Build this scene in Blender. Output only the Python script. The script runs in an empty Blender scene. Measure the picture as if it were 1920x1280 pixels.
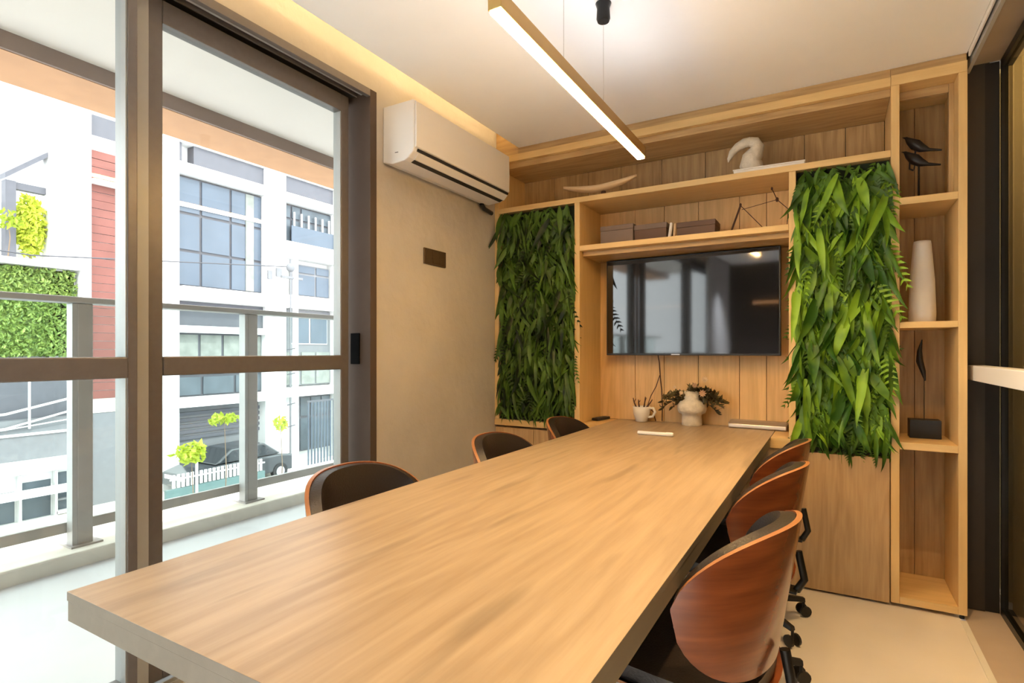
import bpy, bmesh, math, random
from mathutils import Vector, Matrix, noise

random.seed(7)
SC = bpy.context.scene
COL = SC.collection
PI = math.pi

# ------------------------------------------------------------------ camera, world, light, exposure
cam_d = bpy.data.cameras.new('camera')
cam = bpy.data.objects.new('camera', cam_d)
COL.objects.link(cam)
cam_d.sensor_width = 36.0
cam_d.lens = 36.0 * 1038.0 / 1920.0
cam_d.shift_y = 19.0 / 1920.0
cam_d.clip_start = 0.02
cam_d.clip_end = 300
cam.location = (0, 0, 1.18)
cam.rotation_euler = (PI / 2, 0, math.atan(601.0 / 1038.0))
SC.camera = cam

world = bpy.data.worlds.new('world')
SC.world = world
world.use_nodes = True
bg = world.node_tree.nodes['Background']
bg.inputs['Color'].default_value = (0.93, 0.97, 1.0, 1)
bg.inputs['Strength'].default_value = 2.8

sun_d = bpy.data.lights.new('sun', 'SUN')
sun = bpy.data.objects.new('sun', sun_d)
COL.objects.link(sun)
sun_d.energy = 1.2
sun_d.angle = math.radians(3)
sun_d.color = (1.0, 0.96, 0.9)
sun.rotation_euler = (math.radians(12), math.radians(42), 0)   # high, from the room's side of the street
sun.location = (0, 0, 30)

SC.view_settings.view_transform = 'Standard'
SC.view_settings.look = 'None'
SC.view_settings.gamma = 1
SC.view_settings.use_curve_mapping = False
SC.view_settings.exposure = 1.25
SC.cycles.max_bounces = 10
SC.cycles.diffuse_bounces = 5
SC.cycles.transparent_max_bounces = 24
SC.cycles.sample_clamp_indirect = 6.0

WARM = (1.0, 0.64, 0.28)
PENDANT_W = 74.0
ADDED_UPLIGHT_W = 10.0
COVE_W = 11.5
DOWN_W = 30.0
SPOT_W = 4.8
HALL_W = 40.0
REAR_W = 27.0

# ------------------------------------------------------------------ materials
def new_mat(name):
    m = bpy.data.materials.new(name)
    m.use_nodes = True
    return m, m.node_tree, m.node_tree.nodes['Principled BSDF']

def setp(b, base=None, rough=None, metal=None, spec=None, coat=None, coat_r=None):
    if base is not None: b.inputs['Base Color'].default_value = (*base, 1)
    if rough is not None: b.inputs['Roughness'].default_value = rough
    if metal is not None: b.inputs['Metallic'].default_value = metal
    if spec is not None: b.inputs['Specular IOR Level'].default_value = spec
    if coat is not None: b.inputs['Coat Weight'].default_value = coat
    if coat_r is not None: b.inputs['Coat Roughness'].default_value = coat_r

def lin(r, g, b):
    f = lambda c: (c / 255 / 12.92) if c / 255 <= 0.04045 else ((c / 255 + 0.055) / 1.055) ** 2.4
    return (f(r), f(g), f(b))

def mat(name, rgb, rough=0.5, metal=0.0, var=0.06, scale=6.0, bump=0.0, bscale=60.0, spec=0.5, coat=0.0, coat_r=0.1):
    """plain procedural material: base colour with a faint noise variation and optional fine bump"""
    m, nt, b = new_mat(name)
    setp(b, rgb, rough, metal, spec, coat, coat_r)
    tc = nt.nodes.new('ShaderNodeTexCoord')
    if var:
        n = nt.nodes.new('ShaderNodeTexNoise'); n.inputs['Scale'].default_value = scale; n.inputs['Detail'].default_value = 4
        r = nt.nodes.new('ShaderNodeValToRGB')
        r.color_ramp.elements[0].position = 0.3; r.color_ramp.elements[1].position = 0.7
        r.color_ramp.elements[0].color = (*[c * (1 - var) for c in rgb], 1)
        r.color_ramp.elements[1].color = (*[min(1, c * (1 + var)) for c in rgb], 1)
        nt.links.new(tc.outputs['Object'], n.inputs['Vector'])
        nt.links.new(n.outputs['Fac'], r.inputs['Fac'])
        nt.links.new(r.outputs['Color'], b.inputs['Base Color'])
    if bump:
        n2 = nt.nodes.new('ShaderNodeTexNoise'); n2.inputs['Scale'].default_value = bscale; n2.inputs['Detail'].default_value = 6
        bp = nt.nodes.new('ShaderNodeBump'); bp.inputs['Strength'].default_value = bump; bp.inputs['Distance'].default_value = 0.01
        nt.links.new(tc.outputs['Object'], n2.inputs['Vector'])
        nt.links.new(n2.outputs['Fac'], bp.inputs['Height'])
        nt.links.new(bp.outputs['Normal'], b.inputs['Normal'])
    return m

def wood(name, light, dark, axis='Z', fine=55.0, rough=0.42, contrast=1.0, rings=0.5, coat=0.0, knots=0.0):
    """grain runs along the given object axis"""
    m, nt, b = new_mat(name)
    setp(b, light, rough, 0, 0.4, coat, 0.12)
    N = nt.nodes.new; L = nt.links.new
    tc = N('ShaderNodeTexCoord')
    mp = N('ShaderNodeMapping')
    s = {'X': (0.05, 1, 1), 'Y': (1, 0.05, 1), 'Z': (1, 1, 0.05), 'XY': (0.06, 0.06, 1)}[axis]
    mp.inputs['Scale'].default_value = s
    L(tc.outputs['Object'], mp.inputs['Vector'])
    n1 = N('ShaderNodeTexNoise'); n1.inputs['Scale'].default_value = fine; n1.inputs['Detail'].default_value = 8; n1.inputs['Roughness'].default_value = 0.65
    L(mp.outputs['Vector'], n1.inputs['Vector'])
    mp2 = N('ShaderNodeMapping')
    s2 = {'X': (0.12, 1, 1), 'Y': (1, 0.12, 1), 'Z': (1, 1, 0.12), 'XY': (0.12, 0.12, 1)}[axis]
    mp2.inputs['Scale'].default_value = s2
    L(tc.outputs['Object'], mp2.inputs['Vector'])
    n2 = N('ShaderNodeTexNoise'); n2.inputs['Scale'].default_value = 5.5; n2.inputs['Detail'].default_value = 3; n2.inputs['Distortion'].default_value = 0.6
    L(mp2.outputs['Vector'], n2.inputs['Vector'])
    # cathedral rings: sine of the low noise
    mul = N('ShaderNodeMath'); mul.operation = 'MULTIPLY'; mul.inputs[1].default_value = 46.0
    L(n2.outputs['Fac'], mul.inputs[0])
    sn = N('ShaderNodeMath'); sn.operation = 'SINE'; L(mul.outputs[0], sn.inputs[0])
    sm = N('ShaderNodeMath'); sm.operation = 'MULTIPLY_ADD'; sm.inputs[1].default_value = 0.5 * rings; sm.inputs[2].default_value = 0.5
    L(sn.outputs[0], sm.inputs[0])
    mx = N('ShaderNodeMath'); mx.operation = 'MULTIPLY_ADD'; mx.inputs[1].default_value = 0.30
    L(sm.outputs[0], mx.inputs[0])
    a2 = N('ShaderNodeMath'); a2.operation = 'MULTIPLY'; a2.inputs[1].default_value = 0.70
    L(n1.outputs['Fac'], a2.inputs[0]); L(a2.outputs[0], mx.inputs[2])
    r = N('ShaderNodeValToRGB')
    w = 0.17 / contrast
    r.color_ramp.elements[0].position = max(0, 0.5 - w); r.color_ramp.elements[1].position = min(1, 0.5 + w)
    r.color_ramp.elements[0].color = (*dark, 1); r.color_ramp.elements[1].color = (*light, 1)
    L(mx.outputs[0], r.inputs['Fac'])
    out = r.outputs['Color']
    if knots:
        mp3 = N('ShaderNodeMapping'); s3 = {'X': (0.22, 1, 1), 'Y': (1, 0.13, 1), 'Z': (1, 1, 0.22)}[axis]
        mp3.inputs['Scale'].default_value = s3; L(tc.outputs['Object'], mp3.inputs['Vector'])
        n3 = N('ShaderNodeTexNoise'); n3.inputs['Scale'].default_value = 17; n3.inputs['Detail'].default_value = 2
        L(mp3.outputs['Vector'], n3.inputs['Vector'])
        r3 = N('ShaderNodeValToRGB'); r3.color_ramp.elements[0].position = 0.60; r3.color_ramp.elements[1].position = 0.74
        r3.color_ramp.elements[0].color = (0, 0, 0, 1); r3.color_ramp.elements[1].color = (knots, knots, knots, 1)
        L(n3.outputs['Fac'], r3.inputs['Fac'])
        mc = N('ShaderNodeMix'); mc.data_type = 'RGBA'
        L(r3.outputs['Color'], mc.inputs['Factor']); L(out, mc.inputs['A'])
        mc.inputs['B'].default_value = (*[c * 0.45 for c in dark], 1)
        out = mc.outputs['Result']
    L(out, b.inputs['Base Color'])
    bp = N('ShaderNodeBump'); bp.inputs['Strength'].default_value = 0.12; bp.inputs['Distance'].default_value = 0.002
    L(n1.outputs['Fac'], bp.inputs['Height']); L(bp.outputs['Normal'], b.inputs['Normal'])
    return m

def glass_mat(name, tint=(0.96, 0.98, 0.97), rough=0.0, ior=1.35):
    m, nt, b = new_mat(name)
    nt.nodes.remove(b)
    out = nt.nodes['Material Output']
    t = nt.nodes.new('ShaderNodeBsdfTransparent'); t.inputs['Color'].default_value = (*tint, 1)
    g = nt.nodes.new('ShaderNodeBsdfGlossy'); g.inputs['Roughness'].default_value = rough
    lw = nt.nodes.new('ShaderNodeLayerWeight'); lw.inputs['Blend'].default_value = 0.5
    pw = nt.nodes.new('ShaderNodeMath'); pw.operation = 'POWER'; pw.inputs[1].default_value = 5.0
    nt.links.new(lw.outputs['Facing'], pw.inputs[0])
    f0 = ((ior - 1) / (ior + 1)) ** 2
    f = nt.nodes.new('ShaderNodeMath'); f.operation = 'MULTIPLY_ADD'; f.inputs[1].default_value = 1 - f0; f.inputs[2].default_value = f0
    nt.links.new(pw.outputs[0], f.inputs[0])
    mx = nt.nodes.new('ShaderNodeMixShader')
    nt.links.new(f.outputs[0], mx.inputs['Fac'])
    nt.links.new(t.outputs[0], mx.inputs[1]); nt.links.new(g.outputs[0], mx.inputs[2])
    nt.links.new(mx.outputs[0], out.inputs['Surface'])
    return m

def emit_mat(name, rgb, strength):
    m, nt, b = new_mat(name)
    setp(b, (0.8, 0.8, 0.8), 0.4)
    b.inputs['Emission Color'].default_value = (*rgb, 1)
    b.inputs['Emission Strength'].default_value = strength
    return m

OAK_L, OAK_D = (0.56, 0.375, 0.17), (0.36, 0.22, 0.09)
M = {}
M['oak_z'] = wood('oak_upright', OAK_L, OAK_D, 'Z')
M['oak_x'] = wood('oak_shelf', OAK_L, OAK_D, 'X')
M['oak_niche_lit'] = wood('oak_niche_lit', (0.76, 0.50, 0.23), (0.56, 0.35, 0.145), 'Z', contrast=0.8)  # lighter copy of the oak, lamplight on the niche back put into colour
M['oak_y'] = wood('oak_side', OAK_L, OAK_D, 'Z', fine=45)
M['oak_edge'] = wood('oak_edge', (0.74, 0.51, 0.225), (0.62, 0.41, 0.17), 'X', contrast=0.7)
M['oak_edge_z'] = wood('oak_edge_upright', (0.74, 0.51, 0.225), (0.62, 0.41, 0.17), 'Z', contrast=0.7)
M['oak_door'] = wood('oak_door', (0.52, 0.35, 0.175), (0.38, 0.24, 0.11), 'Z', fine=70)
M['table'] = wood('table_oak', (0.46, 0.345, 0.215), (0.30, 0.205, 0.118), 'Y', fine=42, rough=0.36, contrast=0.7, rings=0.5, knots=0.42)
M['table_edge_shaded'] = wood('table_edge_oak', (0.165, 0.138, 0.10), (0.14, 0.115, 0.082), 'Y', fine=40, rough=0.5, contrast=0.7)  # edge oak darkened, shade of the end face put into its colour
M['walnut'] = wood('walnut_veneer', (0.26, 0.066, 0.020), (0.13, 0.030, 0.010), 'XY', fine=45, rough=0.25, contrast=0.8, coat=0.4)
M['walnut_edge'] = mat('plywood_edge', (0.36, 0.155, 0.06), 0.3)
M['leather'] = mat('dark_leather', (0.022, 0.015, 0.013), 0.38, bump=0.2, bscale=180, spec=0.6)
M['black_plastic'] = mat('black_plastic', (0.012, 0.012, 0.013), 0.4)
M['black_metal'] = mat('black_metal', (0.02, 0.02, 0.02), 0.35, 0.6)
M['chrome'] = mat('chrome', (0.7, 0.68, 0.66), 0.18, 1.0, var=0.02)
M['plaster'] = mat('rough_plaster', (0.48, 0.44, 0.385), 0.85, bump=0.55, bscale=16, var=0.08, scale=3)
M['ceiling'] = mat('ceiling_paint', (0.89, 0.90, 0.92), 0.9, var=0.01)
M['white_ac'] = mat('ac_plastic', (0.74, 0.71, 0.68), 0.35, var=0.01)
M['dark_gap'] = mat('dark_gap', (0.012, 0.01, 0.009), 0.7)
M['bronze'] = mat('bronze_aluminium', (0.14, 0.122, 0.112), 0.38, 0.3, var=0.05, scale=40)
M['silver_stile'] = mat('silver_stile', (0.30, 0.305, 0.295), 0.4, 0.1, var=0.03)  # silver tone with daylight on the stile sides put into it
M['jamb'] = mat('dark_bronze', (0.075, 0.052, 0.038), 0.7, 0.0, spec=0.2)
M['bronze_light'] = mat('grey_aluminium', (0.38, 0.375, 0.36), 0.4, 0.1, var=0.04)
M['glass'] = glass_mat('window_glass')
M['rail_glass'] = glass_mat('railing_glass', (0.90, 0.95, 0.94))
M['floor'] = mat('pale_floor', (0.76, 0.70, 0.62), 0.32, var=0.05, scale=2.2)
M['balcony_floor'] = mat('balcony_tile', (0.50, 0.50, 0.50), 0.5, var=0.02)
M['kerb'] = mat('kerb_stone', (0.70, 0.66, 0.57), 0.7, var=0.04)
M['soffit'] = mat('soffit_paint', (0.78, 0.72, 0.65), 0.9, var=0.015)
M['beam_side'] = mat('beam_side_shaded', (0.27, 0.19, 0.15), 0.85)  # dark tone of the beam's shaded inner face put into the colour
M['beam_under'] = mat('beam_orange', (0.62, 0.34, 0.18), 0.85)  # even orange tone of the beam's underside
M['railing'] = mat('railing_aluminium', (0.34, 0.32, 0.295), 0.5, 0.1)
M['brass'] = mat('brass', (0.50, 0.33, 0.12), 0.32, 0.9, var=0.04)
M['diffuser'] = emit_mat('lamp_diffuser', (1.0, 0.62, 0.23), PENDANT_W)
M['uplight'] = emit_mat('lamp_uplight', (0.98, 0.98, 1.0), ADDED_UPLIGHT_W)  # added glow that brightens the ceiling
M['led'] = emit_mat('led_strip', (1.0, 0.66, 0.30), COVE_W)
M['downlight'] = emit_mat('downlight_lens', (1.0, 0.80, 0.52), DOWN_W)
M['screen'] = mat('tv_screen', (0.006, 0.006, 0.008), 0.05, spec=1.0, var=0, coat=0.15, coat_r=0.05)
M['rear_curtain'] = mat('grey_curtain', (0.50, 0.50, 0.52), 0.9)
M['ceramic'] = mat('white_ceramic', (0.72, 0.69, 0.64), 0.5, var=0.03, bump=0.1, bscale=40)
M['stoneware'] = mat('rough_stoneware', (0.62, 0.56, 0.46), 0.8, var=0.12, scale=30, bump=0.5, bscale=60)
M['paper_white'] = mat('white_cover', (0.82, 0.78, 0.72), 0.6)
M['pale_wood'] = wood('pale_wood', (0.80, 0.60, 0.36), (0.66, 0.45, 0.24), 'X', rough=0.5)
M['box_grey'] = mat('grey_box', (0.20, 0.145, 0.115), 0.75, var=0.1)
M['box_brown'] = mat('brown_box', (0.13, 0.075, 0.05), 0.75, var=0.1)
M['dark_wood'] = mat('dark_twig', (0.07, 0.025, 0.012), 0.6)
M['silver'] = mat('silver_aluminium', (0.42, 0.38, 0.35), 0.3, 0.7, var=0.02)
M['white_plastic'] = mat('white_plastic', (0.85, 0.83, 0.80), 0.35, var=0.01)
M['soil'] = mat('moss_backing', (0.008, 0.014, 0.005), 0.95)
M['dark_panel'] = mat('dark_brown_panel', (0.035, 0.026, 0.020), 0.55)
M['taupe'] = mat('taupe_paint', (0.30, 0.235, 0.175), 0.7)
M['track'] = mat('sill_stone', (0.50, 0.40, 0.31), 0.5)
M['curtain'] = mat('olive_curtain', (0.42, 0.33, 0.17), 0.85)
M['tinted'] = glass_mat('tinted_glass', (0.86, 0.82, 0.74), ior=1.18)
M['plate'] = mat('bronze_plate', (0.10, 0.062, 0.033), 0.4, 0.5)

def leaf_mat(name, c1, c2, rough=0.45, trans=0.25):
    m, nt, b = new_mat(name)
    setp(b, c1, rough, 0, 0.4)
    N = nt.nodes.new; L = nt.links.new
    oi = N('ShaderNodeObjectInfo'); tc = N('ShaderNodeTexCoord')
    n = N('ShaderNodeTexNoise'); n.inputs['Scale'].default_value = 9
    geo = N('ShaderNodeNewGeometry')
    L(geo.outputs['Position'], n.inputs['Vector'])
    ad = N('ShaderNodeMath'); ad.operation = 'ADD'; L(n.outputs['Fac'], ad.inputs[0])
    mu = N('ShaderNodeMath'); mu.operation = 'MULTIPLY_ADD'; mu.inputs[1].default_value = 0.5; mu.inputs[2].default_value = -0.25
    L(oi.outputs['Random'], mu.inputs[0]); L(mu.outputs[0], ad.inputs[1])
    r = N('ShaderNodeValToRGB'); r.color_ramp.elements[0].position = 0.3; r.color_ramp.elements[1].position = 0.72
    r.color_ramp.elements[0].color = (*c1, 1); r.color_ramp.elements[1].color = (*c2, 1)
    L(ad.outputs[0], r.inputs['Fac']); L(r.outputs['Color'], b.inputs['Base Color'])
    t = N('ShaderNodeBsdfTranslucent'); L(r.outputs['Color'], t.inputs['Color'])
    mx = N('ShaderNodeMixShader'); mx.inputs['Fac'].default_value = trans
    L(b.outputs[0], mx.inputs[1]); L(t.outputs[0], mx.inputs[2])
    L(mx.outputs[0], nt.nodes['Material Output'].inputs['Surface'])
    return m
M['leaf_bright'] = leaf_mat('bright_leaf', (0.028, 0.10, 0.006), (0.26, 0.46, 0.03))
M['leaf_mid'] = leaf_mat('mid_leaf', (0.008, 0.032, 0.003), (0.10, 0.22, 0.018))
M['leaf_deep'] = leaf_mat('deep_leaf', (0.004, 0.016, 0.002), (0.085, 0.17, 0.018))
M['leaf_yellow'] = leaf_mat('yellow_leaf', (0.26, 0.34, 0.03), (0.55, 0.60, 0.07), trans=0.4)
M['leaf_hedge'] = leaf_mat('hedge_leaf', (0.06, 0.13, 0.03), (0.36, 0.48, 0.12), trans=0.3)
M['leaf_olive'] = leaf_mat('olive_leaf', (0.05, 0.038, 0.016), (0.20, 0.165, 0.07), trans=0.2)
# outside
M['white_wall'] = mat('white_render', (0.66, 0.65, 0.64), 0.85, var=0.02)
M['grey_wall'] = mat('grey_render', (0.16, 0.16, 0.17), 0.85)
M['mid_grey'] = mat('grey_cladding', (0.085, 0.085, 0.10), 0.7)
M['facade_glass'] = mat('facade_glass', (0.075, 0.095, 0.125), 0.25, spec=0.35, var=0.12, scale=0.7)
M['facade_glass_dark'] = mat('dark_facade_glass', (0.07, 0.085, 0.10), 0.3, spec=0.3, var=0.3, scale=0.9)
M['mullion'] = mat('dark_mullion', (0.05, 0.05, 0.06), 0.5)
M['brick'] = mat('pink_cladding', (0.17, 0.062, 0.05), 0.85, var=0.12, scale=1.5)
M['asphalt'] = mat('asphalt', (0.34, 0.34, 0.35), 0.9, var=0.1, scale=1.0)
M['bark'] = mat('bark', (0.16, 0.11, 0.07), 0.9)
M['car_dark'] = mat('car_paint_dark', (0.05, 0.055, 0.06), 0.2, 0.2, coat=0.6)
M['car_light'] = mat('car_paint_silver', (0.50, 0.52, 0.54), 0.25, 0.4, coat=0.5)
M['car_glass'] = mat('car_glass', (0.02, 0.025, 0.03), 0.08, spec=0.8)
M['teal'] = mat('teal_panel', (0.09, 0.15, 0.145), 0.4)
M['curtain_pale'] = mat('pale_curtain', (0.20, 0.21, 0.19), 0.9, var=0.2, scale=3)

# ------------------------------------------------------------------ mesh helpers
class MB:
    def __init__(self):
        self.v = []; self.f = []; self.m = []; self.s = []
    def add(self, vs, fs, mi=0, smooth=False):
        o = len(self.v)
        self.v += [tuple(p) for p in vs]
        for f in fs:
            self.f.append([o + i for i in f]); self.m.append(mi); self.s.append(smooth)
        return self
    def box(self, x0, x1, y0, y1, z0, z1, mi=0):
        vs = [(x, y, z) for x in (x0, x1) for y in (y0, y1) for z in (z0, z1)]
        fs = [(0, 1, 3, 2), (4, 6, 7, 5), (0, 4, 5, 1), (2, 3, 7, 6), (0, 2, 6, 4), (1, 5, 7, 3)]
        return self.add(vs, fs, mi)
    def tube(self, pts, r, n=8, mi=0, caps=True):
        pts = [Vector(p) for p in pts]
        rs = r if isinstance(r, (list, tuple)) else [r] * len(pts)
        vs = []; fs = []
        prev = None
        for i, p in enumerate(pts):
            d = (pts[min(i + 1, len(pts) - 1)] - pts[max(i - 1, 0)]).normalized()
            up = Vector((0, 0, 1)) if abs(d.z) < 0.95 else Vector((1, 0, 0))
            if prev is None:
                a = d.cross(up).normalized()
            else:
                a = (prev - d * prev.dot(d)).normalized()
            prev = a; b = d.cross(a)
            for k in range(n):
                t = 2 * PI * k / n
                vs.append(p + (a * math.cos(t) + b * math.sin(t)) * rs[i])
        for i in range(len(pts) - 1):
            for k in range(n):
                fs.append((i * n + k, i * n + (k + 1) % n, (i + 1) * n + (k + 1) % n, (i + 1) * n + k))
        self.add(vs, fs, mi, True)
        if caps:
            self.add(vs[:n], [tuple(range(n))[::-1]], mi); self.add(vs[-n:], [tuple(range(n))], mi)
        return self
    def lathe(self, prof, c=(0, 0, 0), n=28, mi=0):
        vs = []; fs = []
        for (r, z) in prof:
            for k in range(n):
                t = 2 * PI * k / n
                vs.append((c[0] + r * math.cos(t), c[1] + r * math.sin(t), c[2] + z))
        for i in range(len(prof) - 1):
            for k in range(n):
                fs.append((i * n + k, i * n + (k + 1) % n, (i + 1) * n + (k + 1) % n, (i + 1) * n + k))
        self.add(vs, fs, mi, True)
        self.add(vs[:n], [tuple(range(n))[::-1]], mi)
        self.add(vs[-n:], [tuple(range(n))], mi)
        return self
    def prism(self, poly, axis, a, b, mi=0):
        """poly of 2-D points extruded along axis from a to b; (u,v) = the other two axes in order"""
        n = len(poly)
        def P(p, t):
            if axis == 'X': return (t, p[0], p[1])
            if axis == 'Y': return (p[0], t, p[1])
            return (p[0], p[1], t)
        vs = [P(p, a) for p in poly] + [P(p, b) for p in poly]
        fs = [tuple(range(n))[::-1], tuple(range(n, 2 * n))] + [(i, (i + 1) % n, n + (i + 1) % n, n + i) for i in range(n)]
        return self.add(vs, fs, mi)
    def ball(self, c, r, n=10, mi=0):
        r = r if isinstance(r, (tuple, list)) else (r, r, r)
        vs = []; fs = []
        for i in range(1, n):
            ph = PI * i / n
            for k in range(2 * n):
                t = PI * k / n
                vs.append((c[0] + r[0] * math.sin(ph) * math.cos(t), c[1] + r[1] * math.sin(ph) * math.sin(t), c[2] + r[2] * math.cos(ph)))
        m_ = 2 * n
        for i in range(n - 2):
            for k in range(m_):
                fs.append((i * m_ + k, (i + 1) * m_ + k, (i + 1) * m_ + (k + 1) % m_, i * m_ + (k + 1) % m_))
        vs.append((c[0], c[1], c[2] + r[2])); vs.append((c[0], c[1], c[2] - r[2]))
        t_, b_ = len(vs) - 2, len(vs) - 1
        for k in range(m_):
            fs.append((t_, k, (k + 1) % m_)); fs.append((b_, (n - 2) * m_ + (k + 1) % m_, (n - 2) * m_ + k))
        return self.add(vs, fs, mi, True)
    def build(self, name, mats, parent=None, bevel=0.0, fix=True):
        me = bpy.data.meshes.new(name)
        me.from_pydata(self.v, [], self.f)
        for i, p in enumerate(me.polygons):
            p.material_index = self.m[i]; p.use_smooth = self.s[i]
        mats = mats if isinstance(mats, (list, tuple)) else [mats]
        for m_ in mats: me.materials.append(m_)
        if fix:
            bm = bmesh.new(); bm.from_mesh(me)
            bmesh.ops.recalc_face_normals(bm, faces=bm.faces)
            bm.to_mesh(me); bm.free()
        o = bpy.data.objects.new(name, me)
        COL.objects.link(o)
        if parent: o.parent = parent
        if bevel:
            b = o.modifiers.new('bevel', 'BEVEL'); b.width = bevel; b.segments = 2; b.limit_method = 'ANGLE'
        return o

def box(name, m, x0, x1, y0, y1, z0, z1, parent=None, bevel=0.0):
    return MB().box(x0, x1, y0, y1, z0, z1).build(name, m, parent, bevel)
def lbox(name, m, x0, x1, y0, y1, z0, z1, parent, bevel=0.0):
    """box given in world metres, parented to an Empty that stands at its own place"""
    p = parent
    ox = Vector((0, 0, 0))
    while p is not None:
        ox += p.location; p = p.parent
    return MB().box(x0 - ox.x, x1 - ox.x, y0 - ox.y, y1 - ox.y, z0 - ox.z, z1 - ox.z).build(name, m, parent, bevel)
def tag(o, label=None, cat=None, group=None, kind=None):
    if label: o['label'] = label
    if cat: o['category'] = cat
    if group: o['group'] = group
    if kind: o['kind'] = kind
    return o
def thing(name, label, cat, loc=(0, 0, 0), rz=0, group=None):
    o = bpy.data.objects.new(name, None); COL.objects.link(o)
    o.location = loc; o.rotation_euler = (0, 0, rz); o.empty_display_size = 0.1
    return tag(o, label, cat, group)
def struct(o): o['kind'] = 'structure'; return o
def kids(o): return [c for c in bpy.data.objects if c.parent == o]
def dup(o, parent=None):
    c = o.copy(); COL.objects.link(c); c.parent = parent
    for ch in list(o.children): dup(ch, c)
    return c

# ------------------------------------------------------------------ room shell
XW = -1.93      # left wall face
XR = 0.665      # glazed partition
YB = -2.2       # wall behind the camera
YF = 3.105      # front plane of the shelving
YN = 3.475      # back of the niches
HC = 2.50       # ceiling

struct(box('floor', M['floor'], XW - 0.01, 0.49, YB, YN + 0.02, -0.12, 0))
struct(box('ceiling', M['ceiling'], -1.76, 0.515, YB, YN + 0.02, HC, HC + 0.05))
struct(box('trim_1', M['ceiling'], XW - 0.2, -1.5, YB, YN + 0.02, 2.72, 2.78))           # closes the light cove
struct(box('trim_2', M['ceiling'], -1.56, -1.5, YB, YN + 0.02, HC + 0.05, 2.72))
struct(box('wall_left', M['plaster'], XW - 0.2, XW, 2.0, YN + 0.1, -0.1, 2.72))
struct(box('trim_3', M['plaster'], XW - 0.2, XW, -2.14, 2.0, 2.44, 2.72))                 # wall over the door
struct(box('trim_4', M['plaster'], XW - 0.2, XW, YB, -2.14, -0.1, 2.72))
struct(box('wall_back', M['dark_panel'], XW - 0.2, 1.9, YB - 0.1, YB, -0.1, 2.8))
struct(box('wall_far', M['dark_panel'], XW - 0.2, 0.662, YN + 0.025, YN + 0.1, -0.1, 2.8))
struct(box('roof', M['white_wall'], XW - 0.25, 1.9, YB - 0.1, 4.5, 2.8, 2.95))
struct(box('wall_hall', M['dark_panel'], 0.663, 1.9, 4.4, 4.5, -0.1, 2.8))
struct(box('wall_right', M['dark_panel'], 1.8, 1.9, YB, 4.4, -0.1, 2.8))
struct(box('trim_5', M['dark_panel'], 0.516, 0.600, 3.255, 3.30, 0, 2.52))                # dark return panel beside the shelf tower
struct(box('trim_12', M['dark_gap'], 0.601, 0.652, 3.262, 3.30, 0, 2.489))
struct(box('trim_6', M['taupe'], 0.545, 0.69, YB, 3.255, 2.49, 2.56))                    # soffit over the partition
struct(box('trim_7', M['white_plastic'], 0.516, 0.522, YB, 3.105, 2.475, 2.50))
struct(box('trim_8', M['bronze_light'], 0.530, 0.544, YB, 3.25, 2.455, 2.50))
struct(box('trim_9', M['track'], 0.508, 0.95, YB, 4.4, -0.10, -0.002))
struct(box('trim_10', M['kerb'], 0.484, 0.507, YB, 3.085, -0.01, 0.004))
struct(box('floor_hall', M['dark_panel'], 0.951, 1.8, YB, 4.4, -0.1, -0.004))
struct(box('ceiling_hall', M['dark_panel'], 0.663, 1.8, YB, 4.4, 2.6, 2.68))

# right-hand glazed partition, curtain behind
m_, nt_, b_ = new_mat('olive_sheer')
setp(b_, (0.36, 0.28, 0.14), 0.9)
tl_ = nt_.nodes.new('ShaderNodeBsdfTranslucent'); tl_.inputs['Color'].default_value = (0.50, 0.40, 0.20, 1)
mx_ = nt_.nodes.new('ShaderNodeMixShader'); mx_.inputs['Fac'].default_value = 0.45
nt_.links.new(b_.outputs[0], mx_.inputs[1]); nt_.links.new(tl_.outputs[0], mx_.inputs[2]); nt_.links.new(mx_.outputs[0], nt_.nodes['Material Output'].inputs['Surface'])
M['curtain'] = m_
dr = thing('door_3', None, None, (XR, 1.5, 0)); struct(dr)
lbox('frame', M['black_metal'], XR - 0.012, XR + 0.03, YB, 3.25, 2.455, 2.489, dr)
lbox('frame', M['black_metal'], XR - 0.012, XR + 0.03, YB, 3.25, 0.0, 0.03, dr)
lbox('frame', M['black_metal'], XR - 0.012, XR + 0.012, 3.235, 3.25, 0.03, 2.455, dr)
lbox('pane', M['tinted'], XR, XR + 0.008, YB, 3.60, 0.03, 2.455, dr)
lbox('rail', M['white_plastic'], 0.535, 0.60, -0.6, 3.25, 1.052, 1.118, dr, 0.003)
lbox('bracket', M['white_plastic'], 0.60, XR, 3.0, 3.05, 1.07, 1.10, dr)
lbox('bracket', M['white_plastic'], 0.60, XR, 0.6, 0.65, 1.07, 1.10, dr)
cu = MB(); n_ = 420
vs = []
for i in range(n_):
    y = -1.5 + 5.6 * i / (n_ - 1)
    x = 0.745 + 0.032 * math.sin(y * 38 + 1.3 * math.sin(y * 5)) + 0.010 * math.sin(y * 91)
    vs += [(x, y, 0.0), (x, y, 2.59)]
cu.add(vs, [(2 * i, 2 * i + 2, 2 * i + 3, 2 * i + 1) for i in range(n_ - 1)], 0, True)
o = cu.build('curtain', M['curtain'], fix=False)
tag(o, 'olive brown pleated curtain hanging behind the dark glass partition at right', 'curtain')
hl = thing('ceiling_lamp', 'added unseen hall lamp lighting the olive curtain from behind', 'ceiling light', (1.35, 3.1, 2.599))  # added lamp, out of view, to brighten the curtain
MB().lathe([(0.11, -0.04), (0.13, -0.03), (0.13, -0.001)], (0, 0, 0), 24).build('shade', M['white_plastic'], hl)
ld = bpy.data.lights.new('hall_lamp', 'POINT'); ld.shadow_soft_size = 0.05; ld.energy = HALL_W; ld.color = (1.0, 0.80, 0.52)
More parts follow.
